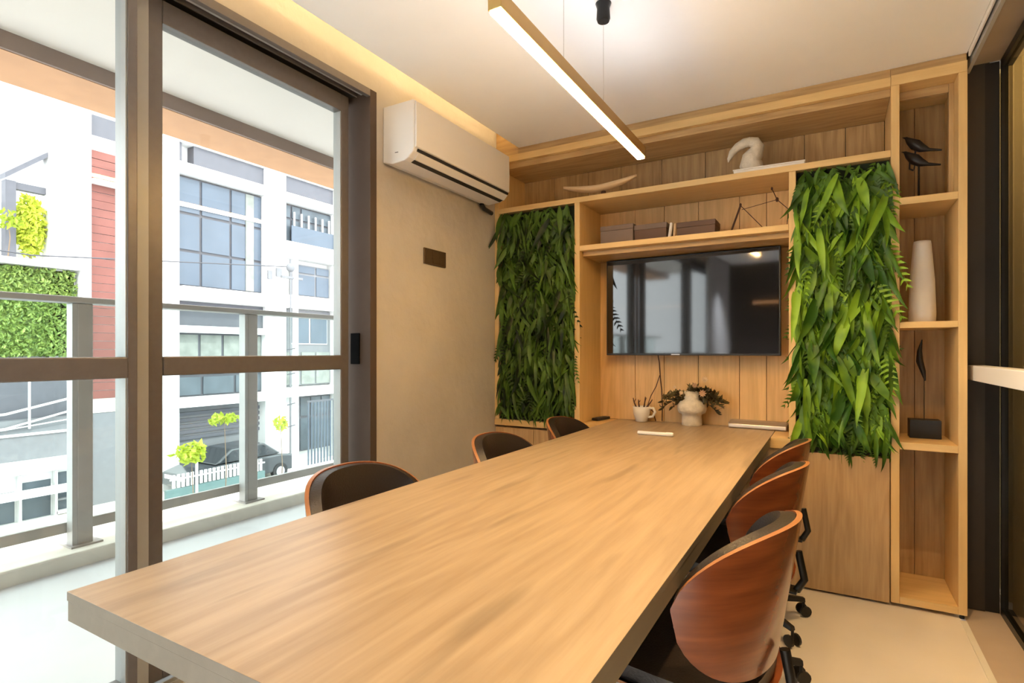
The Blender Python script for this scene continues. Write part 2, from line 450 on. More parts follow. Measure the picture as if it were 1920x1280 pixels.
lo_ = bpy.data.objects.new('hall_lamp', ld); COL.objects.link(lo_); lo_.parent = hl; lo_.location = (0, 0, -0.12)

# ------------------------------------------------------------------ left sliding door
fr = thing('trim_11', None, None, (-2.0, 1.0, 0)); struct(fr)
lbox('casing', M['jamb'], -2.12, -1.918, 1.957, 2.0, 0, 2.44, fr, 0.002)
lbox('casing', M['bronze'], -1.942, -1.918, -2.1, 1.957, 2.405, 2.44, fr, 0.002)
lbox('jamb', M['bronze'], -2.12, -1.918, -2.139, -2.10, 0, 2.44, fr)
for xa, xb, zb, mm in ((-1.968, -1.942, 2.436, 'dark_gap'), (-1.979, -1.968, 2.422, 'bronze_light'), (-2.003, -1.979, 2.436, 'dark_gap'), (-2.010, -2.003, 2.418, 'bronze'),
                       (-2.064, -2.010, 2.425, 'dark_gap'), (-2.12, -2.064, 2.39, 'bronze')):
    lbox('head_track', M[mm], xa, xb, -2.1, 1.957, zb, 2.44, fr)
lbox('sill_track', M['bronze_light'], -2.13, -1.92, -2.1, 1.957, -0.02, 0.022, fr)
for x in (-2.10, -2.075, -2.0, -1.975):
    lbox('sill_rib', M['bronze_light'], x, x + 0.006, -2.1, 1.957, 0.022, 0.04, fr)
M['strike'] = mat('strike_black', (0.002, 0.002, 0.002), 0.8, spec=0.05)
lbox('strike_plate', M['strike'], -2.045, -1.985, 1.951, 1.9568, 1.12, 1.27, fr, 0.002)

def door(name, x0, x1, y0, y1, s0, s1, z0=0.045, z1=2.40):
    d = thing(name, None, None, ((x0 + x1) / 2, (y0 + y1) / 2, 0)); struct(d)
    lbox('stile', M['bronze'], x0, x1, y0, y0 + s0, z0, z1, d, 0.003)
    lbox('stile', M['bronze'], x0, x1, y1 - s1, y1, z0, z1, d, 0.003)
    lbox('top_rail', M['bronze'], x0, x1, y0 + s0, y1 - s1, 2.32, z1, d, 0.002)
    lbox('bottom_rail', M['bronze'], x0, x1, y0 + s0, y1 - s1, z0, z0 + 0.08, d, 0.002)
    lbox('middle_rail', M['bronze'], x0 - 0.004, x1 + 0.004, y0 + s0, y1 - s1, 1.096, 1.163, d, 0.004)
    xm = (x0 + x1) / 2
    for a, b in ((z0 + 0.08, 1.096), (1.163, 2.32)):
        lbox('pane', M['glass'], xm - 0.003, xm + 0.003, y0 + s0, y1 - s1, a, b, d)
    return d
d1 = door('door_1', -2.062, -2.012, 1.004, 1.909, 0.052, 0.045)
lbox('stile_cover', M['silver_stile'], -2.062, -2.016, 1.8605, 1.8638, 0.125, 1.0955, d1)  # pale sheet for the daylit side of the stile, light put into colour
lbox('stile_cover', M['silver_stile'], -2.062, -2.016, 1.8605, 1.8638, 1.1635, 2.319, d1)
d2 = door('door_2', -1.998, -1.932, -0.75, 0.937, 0.06, 0.030)
lbox('stile_cover', M['silver_stile'], -2.0, -1.936, 0.903, 0.9066, 0.125, 1.0955, d2)  # same pale sheet for daylight on this leaf's stile side
lbox('stile_cover', M['silver_stile'], -2.0, -1.936, 0.903, 0.9066, 1.1635, 2.319, d2)
door('door_5', -2.062, -2.012, -2.098, -0.70, 0.052, 0.045)
# pale outer stile of a third leaf behind the other two
st = thing('door_4', None, None, (-2.09, 0.98, 0)); struct(st)
lbox('stile', M['silver_stile'], -2.115, -2.068, 0.955, 0.99, 0.045, 2.39, st, 0.002)
lbox('seal', M['bronze_light'], -2.011, -1.999, 0.938, 1.0035, 0.045, 2.40, st, 0.001)

# ------------------------------------------------------------------ balcony
struct(box('balcony_floor', M['balcony_floor'], -3.572, -2.13, -4.5, 7.5, -0.15, 0.0))
kb = struct(box('kerb', M['kerb'], -4.05, -3.572, -4.5, 7.5, -0.3, 0.085, None, 0.012))
struct(box('balcony_ceiling', M['soffit'], -3.95, -2.12, -4.5, 7.5, 2.75, 2.9))
struct(box('balcony_wall', M['white_wall'], -2.13, -2.125, 2.0, 7.5, -0.1, 2.75))
struct(box('balcony_lintel', M['bronze'], -2.13, -2.122, -2.14, 2.0, 2.44, 2.75))
bt = thing('balcony_beam', None, None, (-3.7, 2, 2.66)); struct(bt)
lbox('beam_side', M['beam_side'], -3.52, -3.50, -4.5, 7.5, 2.663, 2.75, bt)
lbox('beam_soffit', M['beam_under'], -3.94, -3.521, -4.5, 7.5, 2.66, 2.749, bt)

rl = thing('balcony_railing', 'grey aluminium balcony railing with glass infill panels outside the sliding door', 'railing', (-3.74, 2.0, 0.085))
rl_y = [-3.62, -2.6, -1.58, -0.55, 0.47, 1.50, 2.55, 3.60, 4.65]
for y in rl_y:
    p = lbox('post', M['railing'], -3.745, -3.67, y - 0.03, y + 0.045, 0.087, 1.452, rl, 0.004)
    lbox('post_cover', M['bronze_light'], -3.742, -3.674, y - 0.055, y - 0.031, 0.087, 1.45, p)
    lbox('foot_plate', M['railing'], -3.80, -3.645, y - 0.07, y + 0.085, 0.085, 0.095, p)
lbox('top_rail', M['railing'], -3.77, -3.65, -4.5, 6.0, 1.453, 1.487, rl, 0.006)
lbox('bottom_rail', M['railing'], -3.775, -3.748, -4.5, 6.0, 0.155, 0.215, rl, 0.003)
for a, b in zip([-4.4] + rl_y, rl_y + [5.9]):
    lbox('pane', M['rail_glass'], -3.765, -3.757, a + 0.03, b - 0.03, 0.216, 1.452, rl)

# ------------------------------------------------------------------ shelving
sh = thing('wall_shelving', 'built-in oak wall shelving with television niche, living green panels and a low cupboard either side', 'shelving', (-0.85, 3.29, 0))
def S(name, m, x0, x1, y0, y1, z0, z1, bev=0.0015, parent=sh):
    return lbox(name, m, x0, x1, y0, y1, z0, z1, parent, bev)
S('fascia', M['oak_x'], -1.76, 0.2335, YF + 0.018, YF + 0.05, 2.455, 2.4995)
S('cove_end_panel', M['oak_x'], -1.929, -1.761, YF + 0.018, YF + 0.04, 2.455, 2.715)
S('top_board', M['oak_edge'], -1.895, 0.2335, YF, YN - 0.02, 2.412, 2.4545)
S('top_underboard', M['oak_x'], -1.895, 0.2335, YF + 0.03, YN - 0.02, 2.375, 2.4115)
S('side_panel', M['oak_edge_z'], -1.929, -1.896, YF, YN - 0.02, 0.74, 2.4545)
S('upper_shelf', M['oak_edge'], -1.895, 0.2335, YF, YN - 0.02, 2.084, 2.116)
S('niche_side', M['oak_edge_z'], -1.359, -1.325, YF, YN - 0.02, 0.745, 2.0835)
S('niche_side', M['oak_edge_z'], -0.190, -0.159, YF, YN - 0.02, 0.745, 2.0835)
S('television_shelf', M['oak_edge'], -1.3245, -0.1905, YF, YN - 0.02, 1.790, 1.821)
S('underboard', M['oak_x'], -1.3245, -0.1905, YF + 0.05, YN - 0.02, 1.762, 1.7895)
S('desk_board', M['oak_edge'], -1.3585, -1.2065, YF, YN - 0.021, 0.690, 0.7425)
S('desk_board', M['oak_edge'], -0.2735, -0.159, YF, YN - 0.021, 0.690, 0.7425)
S('desk_underboard', M['oak_edge'], -1.206, -0.274, YF, YN - 0.021, 0.690, 0.7265)
# back planks
edges = [-1.929, -1.66, -1.412, -1.18, -0.921, -0.66, -0.40, -0.135, 0.06, 0.2335]
for a, b in zip(edges[:-1], edges[1:]):
    S('back_plank', M['oak_z'], a + 0.0015, b - 0.0015, YN - 0.02, YN, 2.085, 2.375, 0.001)
edges = [-1.359, -1.091, -0.905, -0.70, -0.469, -0.325, -0.159]
for a, b in zip(edges[:-1], edges[1:]):
    S('back_plank', M['oak_niche_lit'], a + 0.0015, b - 0.0015, YN - 0.02, YN, 0.744, 2.083, 0.001)
# low cupboards
lc = thing('low_cupboard', 'low oak cupboard below the right green panel, next to the shelf tower', 'cupboard', (0.03, 3.29, 0))
lbox('door', M['oak_door'], -0.180, 0.2290, YF, YF + 0.02, 0.012, 0.682, lc, 0.0015)
lbox('body', M['oak_z'], -0.186, 0.2325, YF + 0.0205, YN - 0.001, 0.012, 0.686, lc)
l2 = thing('low_cupboard', 'low oak cupboard with a shadow gap under its top, below the left green panel', 'cupboard', (-1.6, 3.29, 0))
lbox('top_board', M['oak_edge'], -1.929, -1.3595, YF - 0.004, YN - 0.021, 0.700, 0.739, l2, 0.0015)
lbox('door', M['oak_door'], -1.925, -1.645, YF + 0.004, YF + 0.024, 0.012, 0.686, l2, 0.0015)
lbox('door', M['oak_door'], -1.641, -1.3625, YF + 0.004, YF + 0.024, 0.012, 0.686, l2, 0.0015)
lbox('body', M['oak_z'], -1.929, -1.3595, YF + 0.0245, YN - 0.001, 0.012, 0.6895, l2)
u3 = thing('low_cupboard', 'closed oak panels under the desk board, in the shade of the table', 'cupboard', (-0.8, 3.29, 0))
for a, b in ((-1.3585, -0.97), (-0.966, -0.58), (-0.576, -0.1875)):
    lbox('panel', M['oak_door'], a, b, YF + 0.01, YF + 0.03, 0.012, 0.689, u3, 0.0015)

# tower
tw = thing('shelf_tower', 'tall narrow oak shelf tower with five open compartments at the right end', 'shelving', (0.374, 3.29, 0))
def T(name, m, x0, x1, y0, y1, z0, z1, bev=0.0015): return lbox(name, m, x0, x1, y0, y1, z0, z1, tw, bev)
T('fascia', M['oak_x'], 0.2345, 0.513, YF + 0.018, YF + 0.05, 2.4615, 2.4995)
T('top_board', M['oak_edge'], 0.2345, 0.513, YF, YN - 0.02, 2.412, 2.461)
T('side_panel', M['oak_edge_z'], 0.2345, 0.2675, YF, YN - 0.02, 0.018, 2.4115)
T('side_panel', M['oak_edge_z'], 0.4815, 0.513, YF, YN - 0.02, 0.018, 2.4115)
T('inner_frame', M['oak_z'], 0.462, 0.481, YF + 0.10, YF + 0.13, 1.89, 2.4115)
T('inner_frame', M['oak_x'], 0.268, 0.4615, YF + 0.10, YF + 0.13, 2.372, 2.4115)
for z0, z1 in ((1.856, 1.889), (1.288, 1.317), (0.73, 0.763), (0.018, 0.051)):
    T('shelf', M['oak_edge'], 0.268, 0.481, YF, YN - 0.02, z0, z1)
for a, b in ((0.235, 0.36), (0.36, 0.513)):
    T('back_plank', M['oak_z'], a + 0.001, b - 0.001, YN - 0.0195, YN, 0.018, 2.46, 0.001)
f_ = MB().lathe([(0.009, -0.017), (0.011, -0.010), (0.006, 0.0)], (0.495 - 0.374, 3.115 - 3.29, 0.018), 12)
f_.build('foot', M['black_plastic'], tw)

# ------------------------------------------------------------------ green panels
def leaf_mesh(name, L, W, droop, fold, m, seg=6, wav=0.0):
    vs = []; fs = []
    for i in range(seg + 1):
        t = i / seg
        w = W * 1.35 * (math.sin(PI * min(1, t * 0.94 + 0.06)) ** 0.8) * (1 - 0.55 * t)
        x = 0
        y = L * t * (1 - 0.25 * droop * t)
        z = -droop * L * 0.5 * t * t + wav * math.sin(t * 9)
        vs += [(-w, y, z + fold * w), (x, y, z), (w, y, z + fold * w)]
    for i in range(seg):
        a = 3 * i
        fs += [(a, a + 1, a + 4, a + 3), (a + 1, a + 2, a + 5, a + 4)]
    me = bpy.data.meshes.new(name); me.from_pydata(vs, [], fs)
    for p in me.polygons: p.use_smooth = True
    me.materials.append(m)
    return me, vs, fs

def fern_mesh(name, L, W, m, seg=9):
    """a frond: rib with paired leaflets"""
    vs = []; fs = []
    def quad(a, b, c, d):
        o = len(vs); vs.extend([a, b, c, d]); fs.append((o, o + 1, o + 2, o + 3))
    for i in range(seg):
        t = (i + 0.5) / seg
        y = L * t; z = -0.35 * L * t * t
        w = W * math.sin(PI * (0.12 + 0.86 * t)) ** 0.6
        h = L / seg * 0.42
        for s in (-1, 1):
            quad((0, y - h * .6, z), (s * w * .6, y + h * .2, z - .004), (s * w, y + h * 1.8, z - 0.012), (0, y + h * .7, z))
    quad((-.0015, 0, 0), (.0015, 0, 0), (.001, L, -.35 * L), (-.001, L, -.35 * L))
    me = bpy.data.meshes.new(name); me.from_pydata(vs, [], fs); me.materials.append(m)
    return me, vs, fs

def leaf_matrix(pos, hang, out, roll, scale):
    """leaf +Y points down-outward; hang = swing in the wall plane, out = lean off the wall"""
    d = Vector((math.sin(hang), -math.sin(out) * math.cos(hang), -math.cos(hang) * math.cos(out))).normalized()
    nrm = Vector((0, -1, 0.25)); nrm = (nrm - d * nrm.dot(d)).normalized()
    side = d.cross(nrm)
    R = Matrix((side, d, nrm)).transposed().to_4x4()
    R = R @ Matrix.Rotation(roll, 4, 'Y')
    return Matrix.Translation(pos) @ R @ Matrix.Scale(scale, 4)

def green_panel(label, x0, x1, z0, z1, protos, stuffprotos, mstuff, seed, nobj, nstuff, spill):
    rnd = random.Random(seed)
    xc, zc = (x0 + x1) / 2, z0
    g = thing('vertical_garden', label, 'plant wall', (xc, YF, zc))
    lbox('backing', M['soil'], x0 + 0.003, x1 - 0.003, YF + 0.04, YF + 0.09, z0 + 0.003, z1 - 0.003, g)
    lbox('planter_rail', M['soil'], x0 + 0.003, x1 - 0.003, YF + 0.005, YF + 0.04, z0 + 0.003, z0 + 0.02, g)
    org = Vector((xc, YF, zc))
    mb = MB()
    for i in range(nstuff):
        _, vs, fs = rnd.choice(stuffprotos)
        p = Vector((rnd.uniform(x0 + 0.01, x1 - 0.01), YF + rnd.uniform(-0.015, 0.035), rnd.uniform(z0 + 0.04, z1)))
        sc = min(rnd.uniform(0.4, 0.9), (p.z - z0 + 0.02) / 0.17)
        hg = rnd.gauss(0, 0.6)
        hg = math.asin(max(min(math.sin(hg), (x1 + 0.012 - p.x) / (0.19 * sc)), (x0 - 0.012 - p.x) / (0.19 * sc)))
        m_ = leaf_matrix(p - org, hg, rnd.uniform(0.02, 0.4), rnd.uniform(-0.8, 0.8), sc)
        mb.add([m_ @ Vector(v) for v in vs], fs, 0, True)
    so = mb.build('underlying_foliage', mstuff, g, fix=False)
    so['kind'] = 'stuff'
    # large leaves, top rows last so that they overlap like thatch
    pts = []
    nx = max(3, int(round(math.sqrt(nobj * (x1 - x0) / (z1 - z0)))))
    nz = int(math.ceil(nobj / nx))
    for k in range(nobj):
        i, j = k % nx, k // nx
        x = x0 + (i + 0.5 + rnd.uniform(-0.6, 0.6)) / nx * (x1 - x0)
        z = z0 + 0.10 + (j + 0.5 + rnd.uniform(-0.6, 0.6)) / nz * (z1 - z0 - 0.10)
        pts.append((x, z))
    for (x, z) in pts:
        me = rnd.choice(protos)[0]
        u = (x - xc) / (x1 - x0) * 2
        o = bpy.data.objects.new('leaf', me); COL.objects.link(o); o.parent = g
        Lf = {'broad': 0.22, 'long': 0.30, 'short': 0.15}.get(me.name.split('_')[0], 0.21)
        sc = min(rnd.uniform(0.7, 1.2), max(0.25, (z - z0 + spill) / Lf))
        p = Vector((min(max(x, x0 + 0.012), x1 - 0.012), YF - rnd.uniform(-0.02, 0.02), min(z, z1 - 0.01)))
        hang = rnd.gauss(0.0, 0.42)
        top = max(0, (z - z1 + 0.25) / 0.25)
        hang = math.asin(max(min(math.sin(hang), (x1 + 0.012 + spill * top - p.x) / (Lf * sc)), (x0 - 0.012 - spill * top - p.x) / (Lf * sc)))
        o.matrix_local = leaf_matrix(p - org, hang, rnd.uniform(0.05, 0.55), rnd.uniform(-1.0, 1.0), sc)
    return g
br = [leaf_mesh('broad_leaf', 0.22, 0.023, 0.6, 0.45, M['leaf_bright'], 7), leaf_mesh('long_leaf', 0.30, 0.016, 0.5, 0.5, M['leaf_bright'], 8, 0.006),
      leaf_mesh('short_leaf', 0.15, 0.016, 0.7, 0.4, M['leaf_bright']), fern_mesh('frond', 0.21, 0.040, M['leaf_bright'])]
dp = [leaf_mesh('dark_long_leaf', 0.20, 0.015, 0.4, 0.3, M['leaf_deep']), leaf_mesh('dark_leaf', 0.15, 0.017, 0.6, 0.25, M['leaf_deep']),
      fern_mesh('dark_frond', 0.20, 0.034, M['leaf_deep']), leaf_mesh('dark_blade', 0.24, 0.011, 0.5, 0.3, M['leaf_deep'])]
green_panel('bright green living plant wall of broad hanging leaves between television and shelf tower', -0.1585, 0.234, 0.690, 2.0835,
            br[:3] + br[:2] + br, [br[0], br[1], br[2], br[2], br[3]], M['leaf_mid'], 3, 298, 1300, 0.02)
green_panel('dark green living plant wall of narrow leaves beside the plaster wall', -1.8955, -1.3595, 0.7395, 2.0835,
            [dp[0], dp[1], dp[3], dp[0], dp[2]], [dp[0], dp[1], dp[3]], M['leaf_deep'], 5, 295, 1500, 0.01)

# ------------------------------------------------------------------ television and cable
tv = thing('television', 'black flat television mounted in the oak niche above the vase', 'television', (-0.748, 3.365, 1.157), math.radians(-2.2))
MB().box(-0.505, 0.505, -0.012, 0.020, 0.0, 0.600).build('bezel', M['black_plastic'], tv, 0.003)
MB().box(-0.497, 0.497, -0.0135, -0.0125, 0.012, 0.592).build('screen', M['screen'], tv)
MB().box(-0.30, 0.30, 0.0205, 0.05, 0.08, 0.50).build('back_cover', M['black_plastic'], tv, 0.006)
MB().box(-0.09, -0.04, -0.0145, -0.0128, 0.003, 0.009).build('badge', M['silver'], tv)
mbx = MB().box(-0.05, 0.05, 0.0505, 0.09, 0.22, 0.40)
mbx.build('wall_bracket', M['black_metal'], tv)
cb = thing('cable', 'black power cable hanging from the television down the oak back panel', 'cable', (-0.93, 3.44, 0.744))
MB().tube([(0.0, -0.05, 0.43), (0.0, -0.01, 0.37), (0.003, 0.0, 0.28), (0.012, 0.0, 0.2), (0.016, 0.0, 0.1), (0.014, 0.0, 0.006)], 0.0035, 6).build('power_cord', M['dark_wood'], cb)
MB().tube([(0.001, -0.003, 0.29), (-0.02, -0.01, 0.22), (-0.05, -0.02, 0.16), (-0.068, -0.03, 0.10), (-0.03, -0.03, 0.06), (-0.02, -0.02, 0.006)], 0.0028, 6).build('signal_cord', M['dark_wood'], cb)

# ------------------------------------------------------------------ table
tb = thing('conference_table', 'long pale oak conference table running into the shelving niche', 'table', (-0.74, 1.9, 0))
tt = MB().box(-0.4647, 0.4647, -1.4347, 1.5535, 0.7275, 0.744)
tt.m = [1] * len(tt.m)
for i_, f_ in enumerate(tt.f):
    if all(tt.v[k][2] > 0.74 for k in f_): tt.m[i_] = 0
tt.build('tabletop', [M['table'], M['table_edge_shaded']], tb, 0.0008)
MB().box(-0.4635, 0.4635, -1.4335, 1.204, 0.6905, 0.7270).build('tabletop_core', M['table_edge_shaded'], tb, 0.001)
for y in (-0.93, 0.85):
    MB().box(-0.30, -0.24, y, y + 0.06, 0.0, 0.690).build('leg', M['black_metal'], tb, 0.003)
    MB().box(0.24, 0.30, y, y + 0.06, 0.0, 0.690).build('leg', M['black_metal'], tb, 0.003)
    MB().box(-0.2395, 0.2395, y + 0.01, y + 0.05, 0.640, 0.690).build('crossbar', M['black_metal'], tb, 0.003)

# ------------------------------------------------------------------ chairs
def shell_pt(a, b, off=0.0):
    """a -1..1 across the wrap, b 0..1 bottom to top; off inwards. Chair faces +Y, back towards -Y"""
    th = a * math.radians(74)
    rx, ry = 0.268 - off, 0.215 - off
    lo = 0.650 - 0.170 * (max(0, 1 - abs(a) ** 2.6)) ** 0.5
    hi = 0.655 + 0.152 * (max(0, 1 - abs(a) ** 2.6)) ** 0.72
    z = lo + (hi - lo) * b
    lean = (z - 0.66) * 0.16
    flare = 1.0 + 0.10 * (z - 0.60)
    return Vector((rx * math.sin(th) * flare, -0.03 - ry * math.cos(th) - lean * math.cos(th), z))
def shell(off0, off1, shrink, na=36, nb=12):
    mb = MB()
    g0, g1 = [], []
    for i in range(na + 1):
        a = (-1 + 2 * i / na) * shrink
        for j in range(nb + 1):
            b = 0.5 + (j / nb - 0.5) * (shrink if shrink < 1 else 1)
            g0.append(shell_pt(a, b, off0)); g1.append(shell_pt(a, b, off1))
    n = nb + 1
    f0 = [(i * n + j, (i + 1) * n + j, (i + 1) * n + j + 1, i * n + j + 1) for i in range(na) for j in range(nb)]
    mb.add(g0, f0, 0, True); mb.add(g1, [f[::-1] for f in f0], 0, True)
    K = len(g0)
    ring = [i * n for i in range(na + 1)] + [na * n + j for j in range(1, nb + 1)] + [i * n + nb for i in range(na - 1, -1, -1)] + [j for j in range(nb - 1, 0, -1)]
    vs = [g0[r] for r in ring] + [g1[r] for r in ring]
    m_ = len(ring)
    mb.add(vs, [(k, (k + 1) % m_, m_ + (k + 1) % m_, m_ + k) for k in range(m_)], 1)
    return mb
def make_chair(label, loc, rz):
    c = thing('office_chair', label, 'chair', loc, rz, 'bentwood chairs around the conference table')
    shell(0.0, 0.012, 1.0).build('backrest_shell', [M['walnut'], M['walnut_edge']], c, fix=False)
    shell(0.013, 0.045, 0.98).build('backrest_cushion', [M['leather'], M['leather']], c, fix=False)
    # seat: dished rounded square
    def seat(z0, th, sc, lip):
        mb = MB(); n = 40; rings = 7; top = []; bot = []
        for r in range(rings + 1):
            q = r / rings * sc
            for k in range(n):
                t = 2 * PI * k / n
                ct, s_ = math.cos(t), math.sin(t)
                e = (abs(ct) ** 3.2 + abs(s_) ** 3.2) ** (-1 / 3.2)
                x, y = 0.245 * q * e * ct, 0.235 * q * e * s_
                zz = z0 + lip * (x / 0.245) ** 2 * q ** 2 - 0.03 * max(0, y / 0.235) ** 3
                top.append((x, y + 0.02, zz + th * (1 - q ** 6 * 0.45))); bot.append((x, y + 0.02, zz))
        fs = [(r * n + k, r * n + (k + 1) % n, (r + 1) * n + (k + 1) % n, (r + 1) * n + k) for r in range(rings) for k in range(n)]
        mb.add(top, fs, 0, True); mb.add(bot, [f[::-1] for f in fs], 0, True)
        R = rings * n
        vs = top[R:R + n] + bot[R:R + n]
        mb.add(vs, [(k, (k + 1) % n, n + (k + 1) % n, n + k) for k in range(n)], 1, True)
        return mb
    seat(0.405, 0.012, 1.0, 0.045).build('seat_shell', [M['walnut'], M['walnut_edge']], c)
    seat(0.418, 0.050, 0.94, 0.045).build('seat_cushion', M['leather'] if False else [M['leather'], M['leather']], c)
    # back bracket
    br_ = MB()
    br_.box(-0.03, 0.03, -0.240, -0.06, 0.384, 0.392)
    br_.tube([(0.0, -0.235, 0.388), (0.0, -0.258, 0.43), (0.0, -0.240, 0.520)], 0.012, 8)
    br_.build('back_bracket', M['black_metal'], c)
    MB().box(-0.09, 0.09, -0.10, 0.10, 0.370, 0.404).build('mechanism', M['black_metal'], c, 0.006)
    lv = MB().tube([(0.08, -0.02, 0.384), (0.20, -0.03, 0.378), (0.245, -0.035, 0.372)], 0.005, 6)
    lv.ball((0.262, -0.037, 0.370), (0.028, 0.016, 0.007), 6)
    lv.build('lever', M['chrome'], c)
    MB().lathe([(0.026, 0.115), (0.026, 0.25), (0.019, 0.2501), (0.019, 0.3695)], (0, 0, 0), 16).build('gas_column', M['black_metal'], c)
    MB().lathe([(0.045, 0.08), (0.052, 0.09), (0.045, 0.1145)], (0, 0, 0), 18).build('hub', M['black_plastic'], c)
    for k in range(5):
        t = 2 * PI * k / 5 + 0.35
        d = Vector((math.cos(t), math.sin(t), 0)); n_ = Vector((-math.sin(t), math.cos(t), 0))
        mb = MB(); vs = []
        for q, w, z0, z1 in ((0.045, 0.022, 0.085, 0.113), (0.17, 0.018, 0.072, 0.098), (0.275, 0.013, 0.062, 0.080)):
            p = d * q
            vs += [p + n_ * w + Vector((0, 0, z0)), p - n_ * w + Vector((0, 0, z0)), p - n_ * w * .7 + Vector((0, 0, z1)), p + n_ * w * .7 + Vector((0, 0, z1))]
        fs = [(0, 1, 2, 3), (11, 10, 9, 8)]
        for i in (0, 4):
            for j in range(4): fs.append((i + j, i + 4 + j, i + 4 + (j + 1) % 4, i + (j + 1) % 4))
        mb.add(vs, fs)
        leg = mb.build('leg', M['black_plastic'], c, 0.003)
        w = MB(); cc = d * 0.272
        for s in (-1, 1):
            q = cc + n_ * (0.014 * s)
            ring = [q + d * (0.024 * math.cos(u)) + Vector((0, 0, 0.0245 + 0.024 * math.sin(u))) for u in [2 * PI * i / 14 for i in range(14)]]
            r2 = [p + n_ * (0.010 * s) for p in ring]
            w.add(ring + r2, [tuple(range(14)), tuple(range(14, 28))] + [(i, (i + 1) % 14, 14 + (i + 1) % 14, 14 + i) for i in range(14)], 0)
        w.tube([cc + Vector((0, 0, 0.028)), cc + Vector((0, 0, 0.066))], 0.006, 8)
        w.build('caster', M['black_plastic'], leg)
    return c
ch = make_chair('bentwood office chair nearest the camera on the right side of the table', (-0.328, 1.41, 0), PI / 2 - 0.18)
def put(label, loc, rz):
    c = dup(ch); c.location = loc; c.rotation_euler = (0, 0, rz); c['label'] = label
put('middle bentwood office chair on the right side of the table', (-0.335, 2.10, 0), PI / 2 - 0.16)
put('bentwood office chair on the right side of the table, closest to the shelving', (-0.345, 2.66, 0), PI / 2 - 0.12)
put('dark leather chair nearest the glass sliding door, on the left side of the table', (-1.15, 1.30, 0), -PI / 2)
put('middle dark chair on the left side, its rounded back rising above the table edge', (-1.12, 2.13, 0), -PI / 2)
put('farthest chair on the left side, in front of the dark green plant wall', (-1.12, 2.85, 0), -PI / 2)

# ------------------------------------------------------------------ pendant lamp
pl = thing('pendant_lamp', 'slim brass linear pendant lamp glowing above the conference table', 'lamp', (-0.752, 1.84, 2.055))
MB().box(-0.020, 0.020, -0.632, 0.632, 0.006, 0.052).build('housing', M['brass'], pl, 0.0015)
MB().box(-0.016, 0.016, -0.628, 0.628, -0.002, 0.0055).build('diffuser', M['diffuser'], pl)
MB().box(-0.014, 0.014, -0.62, 0.62, 0.0522, 0.0532).build('added_uplight_strip', M['uplight'], pl)  # added strip, unseen from below, to lift the ceiling's brightness
for y in (-0.208, 0.150):
    MB().tube([(0, y, 0.052), (0, y, 0.432)], 0.0012, 5).build('wire', M['chrome'], pl)
MB().lathe([(0.022, 0.375), (0.026, 0.385), (0.024, 0.425), (0.030, 0.444)], (0, 0.150, 0), 16).build('canopy', M['black_metal'], pl)
MB().lathe([(0.010, 0.425), (0.014, 0.444)], (0, -0.208, 0), 14).build('ceiling_grip', M['chrome'], pl)

# cove light: LED strip lying on the edge of the ceiling board
ls = box('led_strip', M['led'], -1.600, -1.585, -1.6, 3.08, 2.552, 2.562)
tag(ls, 'warm led strip glowing in the ceiling slot along the plaster wall', 'light strip')

# recessed downlights behind the camera, as the television reflects them
for x, y, t_ in ((0.16, 2.0, 'recessed ceiling spotlight over the right aisle, nearest the shelf tower'), (0.16, 0.75, 'recessed ceiling spotlight over the right aisle, beside the camera'),
                 (-0.65, -1.4, 'rear recessed ceiling spotlight in the middle'),
                 (0.1, -1.4, 'rear recessed ceiling spotlight on the partition side'), (-1.4, -1.4, 'rear recessed ceiling spotlight on the window side')):
    d = thing('downlight', t_, 'ceiling light', (x, y, 2.50), 0, 'recessed ceiling spotlights')
    MB().lathe([(0.055, -0.006), (0.055, -0.0005), (0.040, -0.0005), (0.038, -0.006)], (0, 0, 0), 24).build('ring', M['white_plastic'], d)
    MB().lathe([(0.036, -0.004), (0.036, -0.001)], (0, 0, 0), 20).build('lens', M['downlight'], d)
    ld = bpy.data.lights.new('downlight_lamp', 'AREA'); ld.shape = 'DISK'; ld.size = 0.07; ld.energy = SPOT_W if y > 0 else REAR_W; ld.color = WARM if y > 0 else (0.93, 0.97, 1.0); ld.spread = math.radians(110 if y > 0 else 75)
    lo_ = bpy.data.objects.new('downlight_lamp', ld); COL.objects.link(lo_); lo_.parent = d; lo_.location = (0, 0, -0.008)
# what the television mirrors from the rear of the room
M['led_rear'] = emit_mat('rear_led', (1.0, 0.42, 0.08), 3.0)
tag(box('led_strip', M['led_rear'], -1.45, -0.5, YB + 0.02, YB + 0.03, 1.90, 1.915), 'warm led line on the dark rear wall, mirrored in the television', 'light strip')
rc = MB(); vs = []  # rear curtain
for i in range(160):
    y = -2.09 + 1.05 * i / 159
    x = -1.80 + 0.04 * math.sin(y * 42)
    vs += [(x, y, 0.0), (x, y, 2.49)]
rc.add(vs, [(2 * i, 2 * i + 2, 2 * i + 3, 2 * i + 1) for i in range(159)], 0, True)
tag(rc.build('curtain', M['rear_curtain'], fix=False), 'pale pleated curtain at the rear left corner, mirrored in the television', 'curtain')

